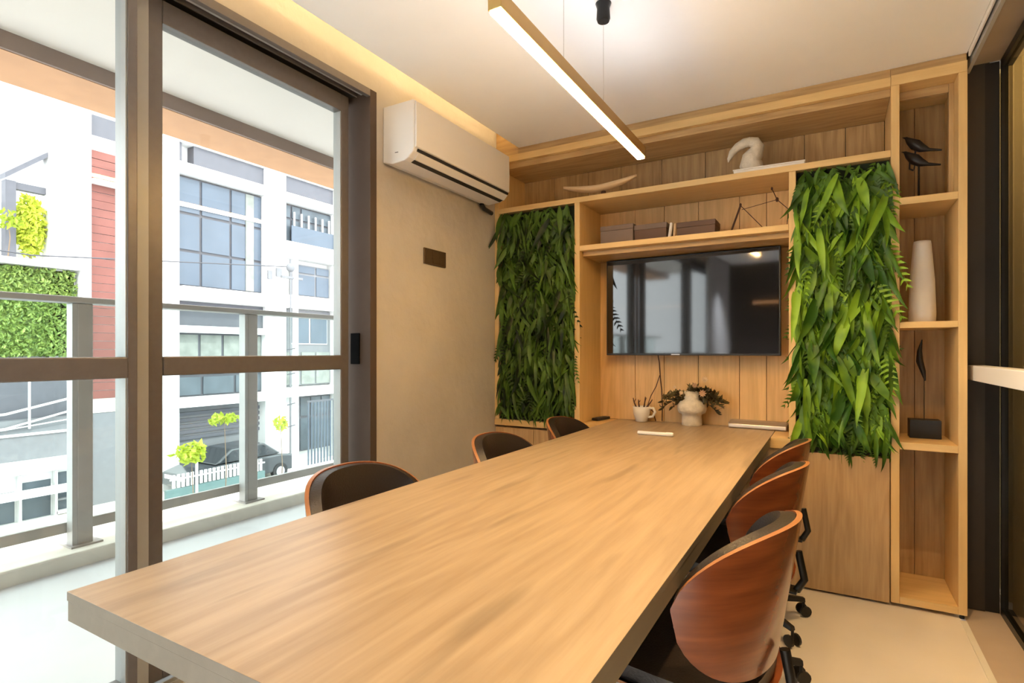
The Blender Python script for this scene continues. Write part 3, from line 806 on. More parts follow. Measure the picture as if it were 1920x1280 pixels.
# ------------------------------------------------------------------ air conditioner, wall plate
ac = thing('air_conditioner', 'white split air conditioner mounted high on the plaster wall', 'air conditioner', (-1.93, 2.5, 2.1))
prof = [(0.001, 0.29), (0.19, 0.29), (0.199, 0.284), (0.199, 0.062), (0.192, 0.040), (0.165, 0.016), (0.14, 0.006), (0.06, 0.0), (0.001, 0.015)]
MB().prism(prof, 'Y', -0.445, 0.445).build('body', M['white_ac'], ac, 0.006)
MB().prism([(0.2, 0.284), (0.208, 0.278), (0.211, 0.16), (0.209, 0.062), (0.2, 0.058)], 'Y', -0.440, 0.440).build('front_panel', M['white_ac'], ac, 0.002)
MB().prism([(0.2, 0.057), (0.203, 0.057), (0.199, 0.045), (0.1945, 0.045)], 'Y', -0.42, 0.44).build('air_slot', M['dark_gap'], ac)
MB().prism([(0.196, 0.043), (0.1995, 0.040), (0.174, 0.013), (0.166, 0.0135)], 'Y', -0.41, 0.435).build('flap', M['white_ac'], ac, 0.001)
MB().prism([(0.166, 0.0165), (0.167, 0.013), (0.145, 0.0045), (0.143, 0.0075)], 'Y', -0.40, 0.43).build('flap_slot', M['dark_gap'], ac)
MB().box(0.08, 0.10, -0.4465, -0.4455, 0.05, 0.053).build('side_mark', M['dark_gap'], ac)
MB().tube([(0.03, 0.40, 0.004), (0.03, 0.43, -0.02), (0.03, 0.52, -0.03)], 0.014, 8).build('drain_hose', M['black_plastic'], ac)

wp = thing('control_panel', 'small bronze rectangular control plate on the plaster wall', 'wall panel', (-1.93, 2.464, 1.66))
MB().box(0.0005, 0.010, -0.098, 0.098, 0.0, 0.088).build('plate', M['plate'], wp, 0.003)
for y in (-0.06, 0.0, 0.06):
    MB().box(0.0105, 0.013, y - 0.024, y + 0.024, 0.012, 0.076).build('button', M['plate'], wp, 0.002)

# ------------------------------------------------------------------ things on shelves and table
# vase of dried foliage
vx, vy = -0.722, 3.375
va = MB().lathe([(0.055, 0.0), (0.058, 0.006), (0.056, 0.058), (0.058, 0.066), (0.076, 0.074), (0.083, 0.095), (0.083, 0.118), (0.074, 0.140), (0.052, 0.149), (0.046, 0.156),
                 (0.045, 0.185), (0.042, 0.200), (0.037, 0.203), (0.036, 0.19), (0.036, 0.17)], (0, 0, 0), 36).build('vase', M['stoneware'])
va.location = (vx, vy, 0.7445)
tag(va, 'squat cream stoneware vase with a bulging middle on the desk board', 'vase')
bq = thing('dried_foliage', 'olive and brown dried foliage spreading from the stoneware vase', 'dried flowers', (vx, vy, 0.92))
rnd = random.Random(11)
lf = leaf_mesh('sprig_leaf', 0.040, 0.008, 0.5, 0.3, M['leaf_olive'], 4)
def sprig(d, L, nleaf, size):
    mb = MB(); d = Vector(d).normalized()
    pts = []
    for i in range(6):
        t = i / 5
        p = Vector((0, 0, -0.03)) + d * (L * t) + Vector((0, 0, 0.02 - 0.10 * L / 0.2 * t * t))
        p.y = max(-0.16, min(p.y, 0.065))
        pts.append(p)
    mb.tube(pts, 0.0016, 5)
    for k in range(nleaf):
        t = 0.3 + 0.7 * rnd.random()
        i = min(4, int(t * 5)); p = pts[i].lerp(pts[i + 1], t * 5 - i)
        dd = (d + Vector((rnd.gauss(0, .8), rnd.gauss(0, .8), rnd.gauss(-0.1, .8)))).normalized()
        up = Vector((rnd.gauss(0, 1), rnd.gauss(0, 1), rnd.gauss(0, 1))); up = (up - dd * up.dot(dd)).normalized()
        R = Matrix((dd.cross(up), dd, up)).transposed().to_4x4()
        m_ = Matrix.Translation(p) @ R @ Matrix.Scale(size * rnd.uniform(.6, 1.2), 4)
        vv = [m_ @ Vector(v) for v in lf[1]]
        for v in vv: v.y = min(v.y, 0.075)
        mb.add(vv, lf[2], 0, True)
    return mb.build('sprig', M['leaf_olive'], bq, fix=False)
for d, L, n, s in [((1, -.4, .5), .20, 34, 1.0), ((.95, 0, .35), .20, 34, 1.0), ((-1, -.1, .5), .18, 26, .9), ((.2, -.2, 1), .14, 22, .8), ((-1, -.2, .35), .19, 26, .9), ((-1, -.3, .1), .17, 26, .9), ((-.9, 0, .7), .15, 22, .8), ((-.5, -.5, .5), .13, 20, .9), ((-.15, 0, 1), .13, 14, .7),
                   ((.1, -.4, .8), .12, 20, .9), ((.5, -.2, .7), .15, 26, .9), ((1, -.2, .45), .17, 30, 1.0), ((1, -.1, .2), .19, 34, 1.0), ((.9, -.5, .3), .16, 30, 1.0),
                   ((.8, .1, .6), .17, 28, .9), ((1, -.3, 0.0), .16, 26, 1.0), ((-.7, -.5, .0), .12, 20, .9)]:
    sprig(d, L, n, s)
def flower(x, y, z, r, m):
    mb = MB()
    for k in range(9):
        t = 2 * PI * k / 9
        d = Vector((math.cos(t), -0.5, math.sin(t))).normalized()
        up = Vector((0, -1, 0)); up = (up - d * up.dot(d)).normalized()
        R = Matrix((d.cross(up), d, up)).transposed().to_4x4()
        m_ = Matrix.Translation((x, y, z)) @ R @ Matrix.Scale(r / 0.045, 4)
        mb.add([m_ @ Vector(v) for v in lf[1]], lf[2], 0, True)
    return mb.build('flower', m, bq, fix=False)
M['petal'] = mat('cream_petal', (0.62, 0.45, 0.27), 0.8)
M['petal2'] = mat('dusty_pink_petal', (0.42, 0.25, 0.14), 0.8)
flower(0.085, -0.05, 0.10, 0.026, M['petal']); flower(0.03, -0.06, 0.065, 0.022, M['petal2']); flower(0.075, -0.07, 0.02, 0.03, M['petal2'])
flower(-0.045, -0.07, 0.02, 0.018, M['petal']); flower(-0.085, -0.06, 0.05, 0.014, M['petal'])

# white cup with twigs
cp = thing('cup', 'small white ceramic cup on the desk board, left of the vase', 'cup', (-1.030, 3.39, 0.7445))
MB().lathe([(0.030, 0.0), (0.036, 0.004), (0.040, 0.02), (0.050, 0.05), (0.053, 0.095), (0.049, 0.095), (0.046, 0.05), (0.034, 0.02)], (0, 0, 0), 28).build('bowl', M['ceramic'], cp)
MB().tube([(0.048, 0, 0.085), (0.075, 0, 0.088), (0.085, 0, 0.065), (0.070, 0, 0.035), (0.044, 0, 0.030)], 0.008, 8).build('cup_handle', M['ceramic'], cp)
for k, (x, lean, hh, lab) in enumerate(((-0.035, -0.02, 0.145, 'leftmost short brown twig standing in the white cup'), (-0.015, -0.006, 0.135, 'second short brown twig from the left in the white cup'),
                                        (0.015, 0.008, 0.155, 'tallest brown twig leaning right in the white cup'), (0.032, 0.035, 0.14, 'rightmost brown twig leaning out over the cup handle'))):
    tg = MB().tube([(x * 0.5, 0, 0.025), (x, 0, 0.09), (x + lean * 0.6, 0.0, 0.118), (x + lean, 0.004, hh)], [0.004, 0.005, 0.004, 0.0025], 6)
    tg.tube([(x + lean * .6, 0, 0.118), (x + lean * .6 + 0.012, -0.006, hh * 0.97)], [0.003, 0.002], 6)
    tg = tg.build('twig', M['dark_wood']); tg.location = (-1.030, 3.39, 0.7445); tag(tg, lab, 'twig', 'twigs in the white cup')

# silver bar
sb = thing('soundbar', 'slim silver rounded bar lying at the right end of the desk board', 'soundbar', (-0.365, 3.415, 0.7445), math.radians(-3))
MB().prism([(-0.045, 0.0), (0.042, 0.0), (0.045, 0.006), (0.040, 0.036), (0.02, 0.044), (-0.015, 0.040), (-0.043, 0.024), (-0.047, 0.008)], 'X', -0.150, 0.150).build('body', M['silver'], sb, 0.004)
MB().box(-0.1515, -0.1503, -0.04, 0.036, 0.005, 0.03).build('end_cap', M['white_plastic'], sb, 0.002)
MB().box(0.1503, 0.1515, -0.04, 0.036, 0.005, 0.03).build('end_cap', M['black_plastic'], sb, 0.002)

# white pointer on the table
pn = thing('marker_pen', 'white marker pen lying across the far end of the table', 'pen', (-0.797, 2.862, 0.7545), math.radians(1))
MB().tube([(-0.093, 0, 0), (-0.090, 0, 0), (0.055, 0, 0)], [0.007, 0.0095, 0.0095], 14).build('barrel', M['white_plastic'], pn)
MB().tube([(0.055, 0, 0.0012), (0.060, 0, 0.0012), (0.085, 0, 0.0012), (0.092, 0, 0.0012)], [0.0098, 0.0108, 0.0108, 0.008], 14).build('cap', M['white_plastic'], pn)

# black remote
rm = thing('remote_control', 'black remote control at the left end of the desk niche', 'remote', (-1.285, 3.36, 0.7435), math.radians(-12))
MB().box(-0.022, 0.022, -0.075, 0.075, 0.0, 0.017).build('case', M['black_plastic'], rm, 0.004)
MB().box(-0.012, 0.012, -0.05, 0.05, 0.0172, 0.019).build('keypad', M['mullion'], rm)

# storage boxes on the television shelf
def sbox(label, x0, x1, y0, y1, h, m, m2, rz=0):
    t = thing('storage_box', label, 'box', ((x0 + x1) / 2, (y0 + y1) / 2, 1.8215), rz)
    w, d = (x1 - x0) / 2, (y1 - y0) / 2
    MB().box(-w, w, -d, d, 0, h - 0.03).build('body', m, t, 0.002)
    MB().box(-w - 0.002, w + 0.002, -d - 0.002, d + 0.002, h - 0.0295, h).build('lid', m2, t, 0.002)
sbox('grey-brown storage box at the left end of the shelf over the television', -1.235, -1.03, 3.22, 3.38, 0.125, M['box_grey'], M['box_grey'])
sbox('darker brown storage box in the middle of the row over the television', -1.025, -0.835, 3.23, 3.38, 0.112, M['box_brown'], M['box_grey'])
sbox('low dark brown storage box at the right of the row over the television', -0.775, -0.565, 3.23, 3.38, 0.098, M['box_brown'], M['box_brown'])
sp = thing('string_bundle', 'small pale rolled paper tied between the two brown storage boxes', 'paper roll', (-0.806, 3.25, 1.8215))
MB().tube([(-0.012, -.02, 0.012), (-0.004, 0.0, 0.105)], 0.010, 8).build('roll', M['paper_white'], sp)
MB().tube([(0.014, -.01, 0.011), (0.016, 0.01, 0.10)], 0.008, 8).build('roll', M['pale_wood'], sp)

# wire sculpture
ws = thing('stick_sculpture', 'dark wire and rod sculpture standing right of the boxes over the television', 'sculpture', (-0.36, 3.33, 1.8215))
def rod(a, b, r, m=M['dark_wood']):
    MB().tube([(a[0] + 0.36, a[2] if len(a) > 2 else 0, a[1] - 1.8215), (b[0] + 0.36, b[2] if len(b) > 2 else 0, b[1] - 1.8215)], r, 6).build('rod', m, ws)
rod((-0.508, 1.824), (-0.447, 1.999), 0.0055)
rod((-0.447, 1.999), (-0.30, 1.8245), 0.0022)
rod((-0.440, 1.975), (-0.261, 2.007), 0.0016)
rod((-0.287, 2.070), (-0.261, 2.007), 0.0026)
rod((-0.261, 2.007), (-0.207, 1.949), 0.0022)
rod((-0.207, 1.949), (-0.215, 1.8245), 0.0022)
for x, z, r in ((-0.447, 2.002, 0.008), (-0.261, 2.007, 0.010), (-0.287, 2.070, 0.007)):
    MB().ball((x + 0.36, 0, z - 1.8215), (r * .8, r * .8, r * 1.3), 6).build('knot', M['dark_wood'], ws)

# toucan figure on white books
bk = thing('book', 'large thin white book lying under the white bird figure on the top shelf', 'book', (-0.29, 3.22, 2.1165), math.radians(1.5))
MB().box(-0.170, 0.170, -0.09, 0.09, 0.0, 0.005).build('cover', M['paper_white'], bk, 0.001)
MB().box(-0.166, 0.166, -0.086, 0.086, 0.0055, 0.020).build('pages', M['paper_white'], bk)
MB().box(-0.170, 0.170, -0.09, 0.09, 0.0205, 0.026).build('cover', M['paper_white'], bk, 0.001)
bd = thing('bird_figure', 'cream ceramic bird figure with a long curved beak on the top shelf', 'figurine', (-0.378, 3.22, 2.143)); bd.scale = (1.0, 1.0, 1.12)
bpts = [(0.022, 0, 0.0), (0.010, 0, 0.018), (-0.004, 0, 0.04), (0.002, 0, 0.066), (0.022, 0, 0.092), (0.030, 0, 0.118), (0.018, 0, 0.140), (-0.006, 0, 0.148)]
MB().tube(bpts, [0.044, 0.054, 0.056, 0.050, 0.040, 0.034, 0.028, 0.022], 18).build('body', M['stoneware'], bd)
MB().tube([(-0.002, 0, 0.148), (-0.035, 0, 0.146), (-0.07, 0, 0.132), (-0.098, 0, 0.108), (-0.113, 0, 0.080), (-0.116, 0, 0.066)], [0.023, 0.023, 0.021, 0.017, 0.010, 0.003], 16).build('beak', M['stoneware'], bd)

# curved wooden boat-like bowl
wb = thing('wooden_bowl', 'long shallow curved bowl of pale wood on the left of the top shelf', 'bowl', (-1.225, 3.165, 2.1165))
bl = MB(); n = 26; vs = []
for i in range(n + 1):
    t = -1 + 2 * i / n
    x = 0.235 * t; zc = 0.046 + 0.050 * abs(t) ** 1.8 * (1.0 if t > 0 else 0.95); w = 0.042 * (1 - abs(t) ** 2.6) + 0.003; th = 0.012 * (1 - t * t) + 0.003
    vs += [(x, -w, zc + th), (x, 0, zc), (x, w, zc + th), (x, 0, zc - 0.013 - th * .3)]
bl.add(vs, [(4 * i + j, 4 * i + 4 + j, 4 * i + 4 + (j + 1) % 4, 4 * i + (j + 1) % 4) for i in range(n) for j in range(4)] + [(0, 1, 2, 3), (4 * n + 3, 4 * n + 2, 4 * n + 1, 4 * n)], 0, True)
bl.build('bowl', M['pale_wood'], wb)
MB().lathe([(0.028, 0.0), (0.018, 0.010), (0.014, 0.030)], (0.03, 0, 0), 16).build('foot', M['dark_wood'], wb)

# conical vase in the tower
cv = MB().lathe([(0.050, 0.0), (0.053, 0.004), (0.054, 0.05), (0.049, 0.20), (0.036, 0.372), (0.034, 0.385), (0.028, 0.385), (0.028, 0.36)], (0, 0, 0), 36).build('tall_vase', M['ceramic'])
cv.location = (0.368, 3.25, 1.3175)
tag(cv, 'tall tapering white vase standing in the second compartment of the shelf tower', 'vase')

# black bird sculpture
bs = thing('bird_sculpture', 'black metal sculpture of two long-tailed birds in the top tower compartment', 'sculpture', (0.355, 3.25, 1.8895))
MB().lathe([(0.035, 0.0), (0.035, 0.01), (0.005, 0.014), (0.004, 0.19)], (0, 0, 0), 16).build('stand', M['black_plastic'], bs)
def blackbird(dz, dx):
    mb = MB()
    mb.tube([(-0.050 + dx, 0, 0.318 - 0.10 + dz), (-0.036 + dx, 0, 0.300 - 0.10 + dz), (-0.012 + dx, 0, 0.278 - 0.10 + dz), (0.012 + dx, 0, 0.258 - 0.10 + dz), (0.04 + dx, 0, 0.246 - 0.10 + dz), (0.088 + dx, 0, 0.236 - 0.10 + dz)],
            [0.006, 0.016, 0.026, 0.020, 0.008, 0.004], 12)
    mb.tube([(-0.046 + dx, 0, 0.216 + dz), (-0.064 + dx, 0, 0.222 + dz)], [0.007, 0.001], 8)
    mb.tube([(-0.01 + dx, 0, 0.165 + dz), (-0.014 + dx, 0, 0.13 + dz)], 0.003, 6)
    mb.build('bird', M['black_plastic'], bs)
blackbird(0.098, 0.0); blackbird(0.030, -0.004)
MB().tube([(-0.014, 0, 0.22), (-0.034, 0, 0.21), (-0.036, 0, 0.165), (-0.02, 0, 0.155)], 0.004, 6).build('branch', M['black_plastic'], bs)

# dark block with a feather-like blade
fb = thing('blade_sculpture', 'black block with a slender dark blade above it in the third tower compartment', 'sculpture', (0.385, 3.33, 0.7635))
MB().box(-0.062, 0.062, -0.045, 0.045, 0.0, 0.088).build('base', M['black_plastic'], fb, 0.002)
MB().tube([(0.0, 0, 0.0885), (0.0, 0, 0.29)], 0.0018, 6).build('rod', M['black_metal'], fb)
MB().tube([(0.004, 0, 0.275), (-0.004, 0, 0.32), (-0.018, 0, 0.37), (-0.018, 0, 0.42), (-0.008, 0, 0.475)], [0.003, 0.011, 0.015, 0.010, 0.002], 8).build('blade', M['black_plastic'], fb)

# ------------------------------------------------------------------ outside: street and buildings
ZG = -3.75
struct(box('street', M['asphalt'], -60, -3.0, -30, 60, ZG - 0.3, ZG))
struct(box('pavement', M['kerb'], -20.0, -18.2, -5, 30, ZG, ZG + 0.12))
X0 = -20.0
bu = thing('apartment_building', 'white apartment building across the street with large gridded window and ledges', 'building', (X0, 14, ZG))
def B(name, m, y0, y1, z0, z1, d0=-0.3, d1=0.0, parent=bu, bev=0.0):
    return lbox(name, m, X0 + d0, X0 + d1, y0, y1, z0, z1, parent, bev)
# core wall far enough back that everything recessed sits in front of it
B('wall', M['white_wall'], 8.07, 26, ZG, 12, -6.0, -0.5)
B('column', M['white_wall'], 10.45, 11.0, ZG, 9.5, -0.5, 0.10)
B('column', M['white_wall'], 14.48, 15.46, ZG, 9.5, -0.5, 0.02)
B('column', M['white_wall'], 18.10, 19.0, ZG, 9.5, -0.5, 0.02)
B('column', M['white_wall'], 8.065, 8.32, ZG, 9.5, -0.5, 0.12)
B('ledge', M['white_wall'], 9.1, 19.0, 7.55, 7.95, -0.5, 0.0)
B('ledge', M['white_wall'], 11.0, 15.3, 3.00, 3.50, -0.5, 0.35)
B('ledge', M['white_wall'], 15.46, 18.1, 5.20, 5.88, -0.5, 0.05)
B('ledge', M['white_wall'], 15.46, 18.1, 3.05, 3.60, -0.5, 0.05)
B('ledge', M['mid_grey'], 11.0, 14.48, 2.12, 2.99, -0.5, -0.15)
B('ledge', M['white_wall'], 11.0, 14.48, 1.86, 2.115, -0.5, 0.10)
B('ledge', M['white_wall'], 10.4, 14.48, -0.80, -0.46, -0.5, 0.25)
B('ledge', M['white_wall'], 15.46, 18.1, -0.75, -0.35, -0.5, 0.1)
B('parapet', M['white_wall'], 10.4, 19.0, 8.65, 9.6, -0.5, 0.0)
B('parapet_panel', M['mid_grey'], 11.62, 14.5, 7.96, 8.64, -0.5, -0.1)
B('parapet_panel', M['mid_grey'], 9.1, 11.2, 7.96, 8.64, -0.49, -0.11)
B('parapet_panel', M['mid_grey'], 15.46, 18.1, 8.0, 8.64, -0.5, -0.1)
B('back_wall', M['grey_wall'], 15.46, 18.1, -0.3, 3.0, -0.5, -0.3)

def window(y0, y1, z0, z1, ys, zs, mg=M['facade_glass'], mf=M['mullion'], depth=-0.2, t=0.10, parent=bu):
    w = B('window', mf, y0, y1, z0, z1, depth - 0.12, depth - 0.06, parent)
    yy = [y0] + list(ys) + [y1]; zz = [z0] + list(zs) + [z1]
    for i in range(len(yy) - 1):
        for j in range(len(zz) - 1):
            lbox('pane', mg, X0 + depth - 0.059, X0 + depth - 0.02, yy[i] + t / 2, yy[i + 1] - t / 2, zz[j] + t / 2, zz[j + 1] - t / 2, w)
    return w
window(11.0, 14.48, 3.55, 7.5, (11.95, 13.12), (4.83, 6.18))
B('blind', M['curtain_pale'], 13.75, 14.1, 3.6, 7.45, -0.22, -0.19)
B('sill_strip', M['white_wall'], 11.02, 14.45, 6.40, 6.47, -0.21, -0.17)  # white line standing for a reflection in the window glass
window(15.46, 18.1, 5.9, 7.5, (15.9, 16.4), (6.9,), M['facade_glass_dark'])
B('balcony_rail', M['facade_glass'], 15.8, 18.1, 5.9, 6.6, -0.1, -0.05)
for k in range(6):
    B('balustrade', M['white_wall'], 15.95 + k * 0.38, 16.02 + k * 0.38, 6.6, 7.2, -0.14, -0.10)
window(15.95, 18.0, 3.62, 5.0, (17.2,), (4.6,), M['facade_glass'], M['grey_wall'])
window(11.0, 14.48, 0.9, 1.85, (11.9, 12.8, 13.7), (), M['curtain_pale'], M['mid_grey'])
window(11.0, 14.48, -0.45, 0.88, (12.0, 13.3), (0.3,), M['facade_glass_dark'], M['mullion'])
window(15.5, 18.05, -0.3, 1.2, (16.4, 17.2), (0.4,), M['curtain_pale'], M['grey_wall'])
window(15.9, 17.9, 1.5, 2.7, (16.9,), (), M['facade_glass'], M['white_wall'])
# open carport at street level
B('carport_back', M['grey_wall'], 11.0, 14.48, ZG, -0.81, -0.5, -0.45)
for k in range(5):
    B('louvre', M['mid_grey'], 11.0, 14.48, -1.15 - k * 0.22, -1.03 - k * 0.22, -0.44, -0.36)
window(16.35, 18.05, -3.2, -0.8, (16.9, 17.5), (-1.7,), M['facade_glass_dark'], M['mid_grey'])
B('downpipe', M['grey_wall'], 15.62, 15.68, ZG, 5.1, 0.03, 0.08)
B('meter_box', M['grey_wall'], 14.95, 15.2, 4.3, 4.65, 0.03, 0.10)
B('junction_box', M['grey_wall'], 14.55, 14.75, 4.15, 4.5, 0.03, 0.09)
# pink boarded bay, each board its own
bb = thing('clad_bay', 'narrow bay clad in horizontal pink boards beside the white column', 'building', (X0, 8.7, ZG))
lbox('core', M['white_wall'], X0 - 0.5, X0 - 0.06, 8.33, 10.4, ZG, 7.54, bb)
lbox('clerestory', M['mid_grey'], X0 - 0.059, X0 - 0.03, 8.36, 9.3, 7.95, 8.6, bb)
lbox('top_band', M['white_wall'], X0 - 0.5, X0 - 0.02, 8.33, 9.35, 7.545, 7.949, bb)
nb = 30
for k in range(nb):
    z = -0.30 + k * (7.5 + 0.30) / nb
    lbox('board', M['brick'], X0 - 0.059, X0 - 0.02 + 0.012 * ((k * 7) % 3), 8.33, 9.35, z, z + 0.245, bb)
lbox('window_sill', M['white_wall'], X0 - 0.01, X0 + 0.25, 8.33, 9.35, 6.42, 6.55, bb)
lbox('base_panel', M['grey_wall'], X0 - 0.059, X0, 8.33, 9.35, ZG, -0.75, bb)
lbox('base_band', M['kerb'], X0 - 0.059, X0 + 0.02, 8.33, 9.35, -0.74, -0.33, bb)

# white neighbour with hedge wall
nb_ = thing('white_house', 'blank white building to the left with a tilted grey roof edge', 'building', (X0, 5, ZG))
lbox('wall', M['white_wall'], X0 - 0.8, X0 - 0.3, 7.40, 8.06, 1.0, 9.3, nb_)
lbox('slab', M['white_wall'], X0 - 1.5, X0 + 0.1, 2.0, 8.06, 3.66, 3.84, nb_)
lbox('post', M['mid_grey'], X0 - 0.7, X0 - 0.4, 6.42, 6.66, 3.841, 6.1, nb_)
lbox('rear_wall', M['white_wall'], X0 - 1.5, X0 - 1.3, 3.0, 7.39, 3.841, 5.6, nb_)
lbox('roof_band', M['mid_grey'], X0 - 0.7, X0 - 0.5, 6.67, 7.39, 5.9, 6.1, nb_)
rb = MB().prism([(6.40 - 5, 6.12 - ZG), (7.39 - 5, 7.0 - ZG), (7.39 - 5, 7.16 - ZG), (6.40 - 5, 6.28 - ZG)], 'X', -0.75, -0.35).build('roof_edge', M['mid_grey'], nb_)
lbox('hedge_frame', M['white_wall'], X0 - 0.6, X0 - 0.4, 2.0, 8.06, ZG, 3.65, nb_)

def leaf_cloud(name, m, c, r, n, size, label, cat, kind=None, box_=None, parent=None):
    rn = random.Random(len(name) * 31 + n)
    mb = MB()
    for i in range(n):
        if box_:
            p = Vector([rn.uniform(box_[2 * k], box_[2 * k + 1]) for k in range(3)])
        else:
            d = Vector((rn.gauss(0, 1), rn.gauss(0, 1), rn.gauss(0, 1))).normalized() * (rn.random() ** 0.4)
            p = Vector((c[0] + d.x * r[0], c[1] + d.y * r[1], c[2] + d.z * r[2]))
        a = Vector((rn.gauss(0, 1), rn.gauss(0, 1), rn.gauss(0, 1))).normalized()
        b = a.orthogonal().normalized(); s = size * rn.uniform(.6, 1.3)
        c_ = a.cross(b)
        mb.add([p - a * s, p + b * s * .45 + c_ * s * .15, p + a * s, p - b * s * .45 + c_ * s * .15], [(0, 1, 2, 3)], 0)
    o = mb.build(name, m, parent, fix=False)
    if not parent: tag(o, label, cat)
    if kind: o['kind'] = kind
    return o
hw = thing('hedge_wall', 'green leafy hedge wall below the white slab, behind the railing at left', 'hedge', (0, 0, 0))
h1 = leaf_cloud('hedge_foliage', M['leaf_hedge'], None, None, 9000, 0.085, None, None, 'stuff', (X0 - 0.40, X0 - 0.05, 3.0, 8.02, 1.05, 3.62), hw)
lbox('hedge_backing', M['leaf_hedge'], X0 - 0.399, X0 - 0.3, 3.0, 8.03, 1.05, 3.62, hw)

def tree(label, x, y, z, r, n, size, m, group=None, trunk=0.018, z0=ZG):
    t = thing('tree', label, 'tree', (x, y, z0), 0, group)
    o = leaf_cloud('crown', m, (0, 0, z - z0), r, n, size, None, None, 'stuff', None, t)
    MB().tube([(0, 0, 0), (0.05, 0.03, (z - z0) * .5), (0, 0, z - z0)], [trunk, trunk * .8, trunk * .4], 8).build('trunk', M['bark'], t)
    return t
tree('yellow green bushy tree on the white slab in front of the tilted roof', X0 - 0.55, 7.02, 4.9, (0.3, 0.42, 0.95), 900, 0.11, M['leaf_yellow'], z0=3.845)
tree('small yellow green plant left of the grey roof post', X0 + 0.0, 6.35, 4.9, (0.2, 0.3, 0.3), 60, 0.11, M['leaf_yellow'], z0=3.845)
tree('lime green young street tree at the left edge of the parked car', -15.0, 8.6, -1.55, (0.3, 0.50, 0.28), 110, 0.14, M['leaf_yellow'])
tree('lime green street tree branch hanging above the dark parked car', -15.4, 9.8, -0.78, (0.3, 0.5, 0.14), 80, 0.12, M['leaf_yellow'])
tree('small lime green street tree between the two railing posts', -15.0, 11.4, -1.05, (0.2, 0.22, 0.25), 60, 0.10, M['leaf_yellow'])

# retaining wall with ramp and handrails, left
rp = thing('ramp', 'grey concrete ramp with white handrails below the hedge wall', 'ramp', (X0, 5, ZG))
lbox('wall', M['grey_wall'], X0 - 0.3, X0 + 0.2, 2.0, 7.95, -1.9, -0.75, rp)
lbox('upper_wall', M['mid_grey'], X0 - 0.38, X0 - 0.1, 2.0, 7.95, -0.749, 1.0, rp)
lbox('white_band', M['white_wall'], X0 - 0.3, X0 + 0.5, 2.0, 8.05, -2.25, -1.901, rp)
lbox('cap', M['white_wall'], X0 + 0.201, X0 + 0.25, 2.0, 7.95, -1.2, -1.13, rp)
for (za, zb, r) in ((-0.55, -0.15, 0.035), (-0.95, -0.52, 0.03), (-0.98, -0.80, 0.02)):
    MB().tube([(0.3, -2.0, za - ZG - 0.2), (0.3, 1.2, za - ZG), (0.3, 2.95, zb - ZG)], r, 8).build('handrail', M['white_wall'], rp)
for y in (6.7, 7.75):
    lbox('baluster', M['white_wall'], X0 + 0.28, X0 + 0.32, y, y + 0.05, -1.0, 0.9, rp)
# shop front below
sf = thing('shop_front', 'white framed glazed shop front at street level below the ramp', 'shop front', (X0, 5, ZG))
lbox('core', M['white_wall'], X0 - 0.3, X0 + 0.1, 2.0, 8.05, ZG, -2.26, sf)
for a, b, c, d in ((5.4, 6.45, -3.6, -2.75), (6.60, 7.28, -3.6, -2.55), (7.42, 7.9, -3.5, -2.4)):
    lbox('pane', M['facade_glass_dark'], X0 + 0.101, X0 + 0.13, a, b, c, d, sf)
    lbox('sill', M['white_wall'], X0 + 0.101, X0 + 0.3, a - 0.05, b + 0.05, c - 0.1, c - 0.01, sf)
for y in (6.5, 7.33):
    lbox('frame', M['white_wall'], X0 + 0.131, X0 + 0.3, y, y + 0.06, ZG, -2.3, sf)
lbox('counter', M['white_wall'], X0 + 0.31, X0 + 0.9, 4.5, 7.6, -2.85, -2.72, sf)
lbox('shelf', M['grey_wall'], X0 + 0.14, X0 + 0.3, 7.4, 7.9, -2.9, -2.85, sf)
lbox('shelf', M['grey_wall'], X0 + 0.14, X0 + 0.3, 7.4, 7.9, -3.2, -3.15, sf)

# cars
def car(label, x, y, m):
    c = thing('car', label, 'car', (x, y, ZG + 0.12))
    body = [(-2.1, 0.30), (-2.1, 0.72), (-1.55, 0.88), (-1.0, 0.93), (1.35, 0.95), (2.0, 0.85), (2.1, 0.6), (2.1, 0.30)]
    MB().prism(body, 'X', -0.85, 0.85).build('body', m, c, 0.06)
    cab = [(-1.15, 0.94), (-0.55, 1.40), (0.75, 1.44), (1.45, 0.96)]
    MB().prism(cab, 'X', -0.72, 0.72).build('roof', m, c, 0.05)
    for s in (-1, 1):
        MB().prism([(-0.98, 0.97), (-0.5, 1.34), (0.10, 1.37), (0.10, 0.97)], 'X', s * 0.721, s * 0.735).build('side_window', M['car_glass'], c)
        MB().prism([(0.16, 0.97), (0.16, 1.37), (0.68, 1.37), (1.2, 0.97)], 'X', s * 0.721, s * 0.735).build('side_window', M['car_glass'], c)
        for yy in (-1.35, 1.3):
            w = MB(); ring = []
            for i in range(20):
                t = 2 * PI * i / 20; ring.append((yy + 0.31 * math.cos(t), 0.31 + 0.31 * math.sin(t)))
            w.prism(ring, 'X', s * 0.70, s * 0.88); wo = w.build('wheel', M['black_plastic'], c)
            ring = [(yy + 0.18 * math.cos(2 * PI * i / 16), 0.31 + 0.18 * math.sin(2 * PI * i / 16)) for i in range(16)]
            MB().prism(ring, 'X', s * 0.881, s * 0.89).build('hubcap', M['car_light'], wo)
        MB().box(s * 0.851 if s > 0 else -0.86, 0.86 if s > 0 else -0.851, -0.1, 0.05, 0.80, 0.83).build('door_handle', M['chrome'], c)
    MB().box(-0.6, 0.6, -2.12, -2.101, 0.55, 0.68).build('lamp_bar', M['paper_white'], c)
    return c
car('dark parked car seen under the lime leaves behind the railing', -18.9, 12.4, M['car_dark'])

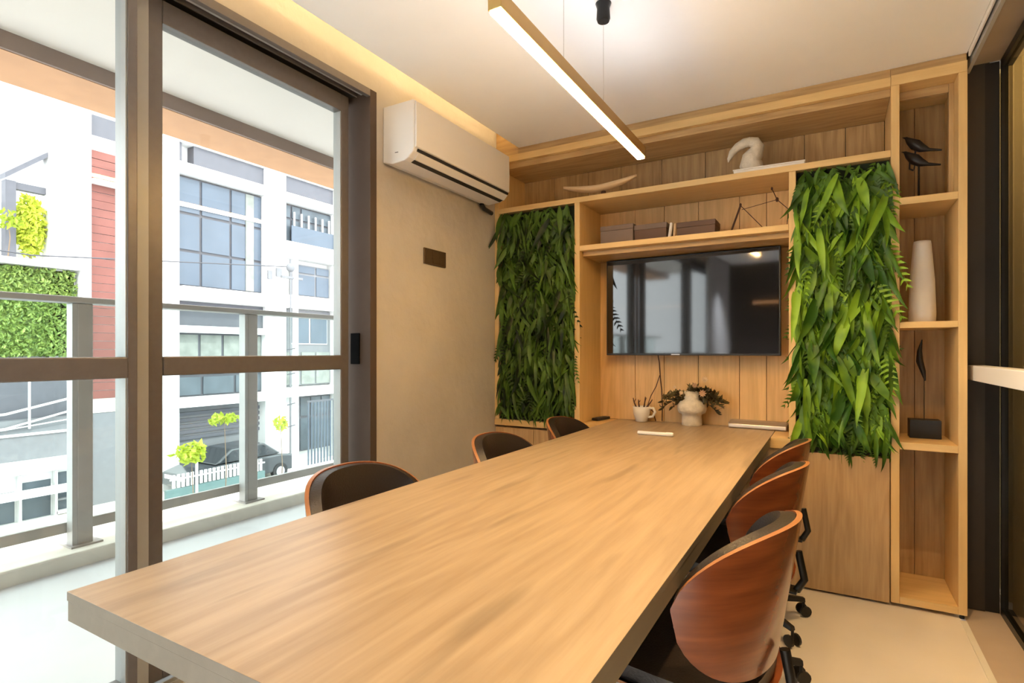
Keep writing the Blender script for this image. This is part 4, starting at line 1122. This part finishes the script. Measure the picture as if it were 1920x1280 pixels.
# white picket fence and low teal panels on the kerb in front of the car
fn = thing('picket_fence', 'low white picket fence with teal base in front of the parked car', 'fence', (-17.2, 11, ZG))
for k in range(22):
    lbox('picket', M['white_wall'], -17.22, -17.18, 9.3 + k * 0.14, 9.38 + k * 0.14, -2.95, -2.55, fn)
lbox('base', M['teal'], -17.26, -17.14, 9.1, 12.4, ZG, -2.97, fn)
lbox('rail', M['white_wall'], -17.17, -17.14, 9.2, 12.4, -2.70, -2.66, fn)
for y in (9.95, 11.6):
    lbox('post', M['white_wall'], -17.13, -17.08, y, y + 0.06, ZG, -1.7, fn)
# blue-grey gate at right
gt = thing('metal_gate', 'blue grey barred gate at street level on the right of the building', 'gate', (-19.2, 16.6, ZG))
lbox('frame', M['mid_grey'], -19.25, -19.2, 15.9, 17.6, -0.98, -0.90, gt)
for k in range(10):
    lbox('bar', M['facade_glass'], -19.24, -19.21, 15.95 + k * 0.17, 16.01 + k * 0.17, ZG, -0.981, gt)
# utility pole with cables
up = thing('utility_pole', 'white utility pole rising in front of the apartment building', 'pole', (-17.2, 13.71, ZG))
MB().tube([(0, 0, 0), (0, 0, 8.6)], [0.13, 0.10], 14).build('pole', M['white_wall'], up)
MB().box(-0.05, 0.05, -0.6, 0.3, 7.6, 7.68).build('crossarm', M['grey_wall'], up)
MB().ball((0.05, -0.25, 8.0), (0.12, 0.16, 0.16), 6).build('lamp_head', M['grey_wall'], up)
for k, (za, s_) in enumerate(((2.2, 0.5), (3.0, 0.35), (4.1, 0.3), (5.0, 0.6))):
    MB().tube([(0.14, -0.45, za), (0.14, -0.12, za + 0.05)], 0.02, 5).build('bracket', M['mullion'], up)
tag(MB().tube([(-17.4, -2, 3.9), (-17.4, 6, 3.6), (-17.3, 13.55, 4.3)], 0.018, 5).build('overhead_cable', M['mullion']), 'thin dark overhead cable strung to the utility pole', 'cable')
# distant sky-side massing so that the street goes on
fb_ = thing('far_building', 'pale distant building beyond the right end of the street', 'building', (-24, 32, ZG))
lbox('wall', M['white_wall'], -34, -20.5, 27, 36, ZG, 9, fb_)
for k in range(3):
    for j in range(2):
        lbox('window', M['facade_glass'], -20.5, -20.45, 28 + k * 2.6, 29.6 + k * 2.6, -1 + j * 3.4, 0.8 + j * 3.4, fb_)
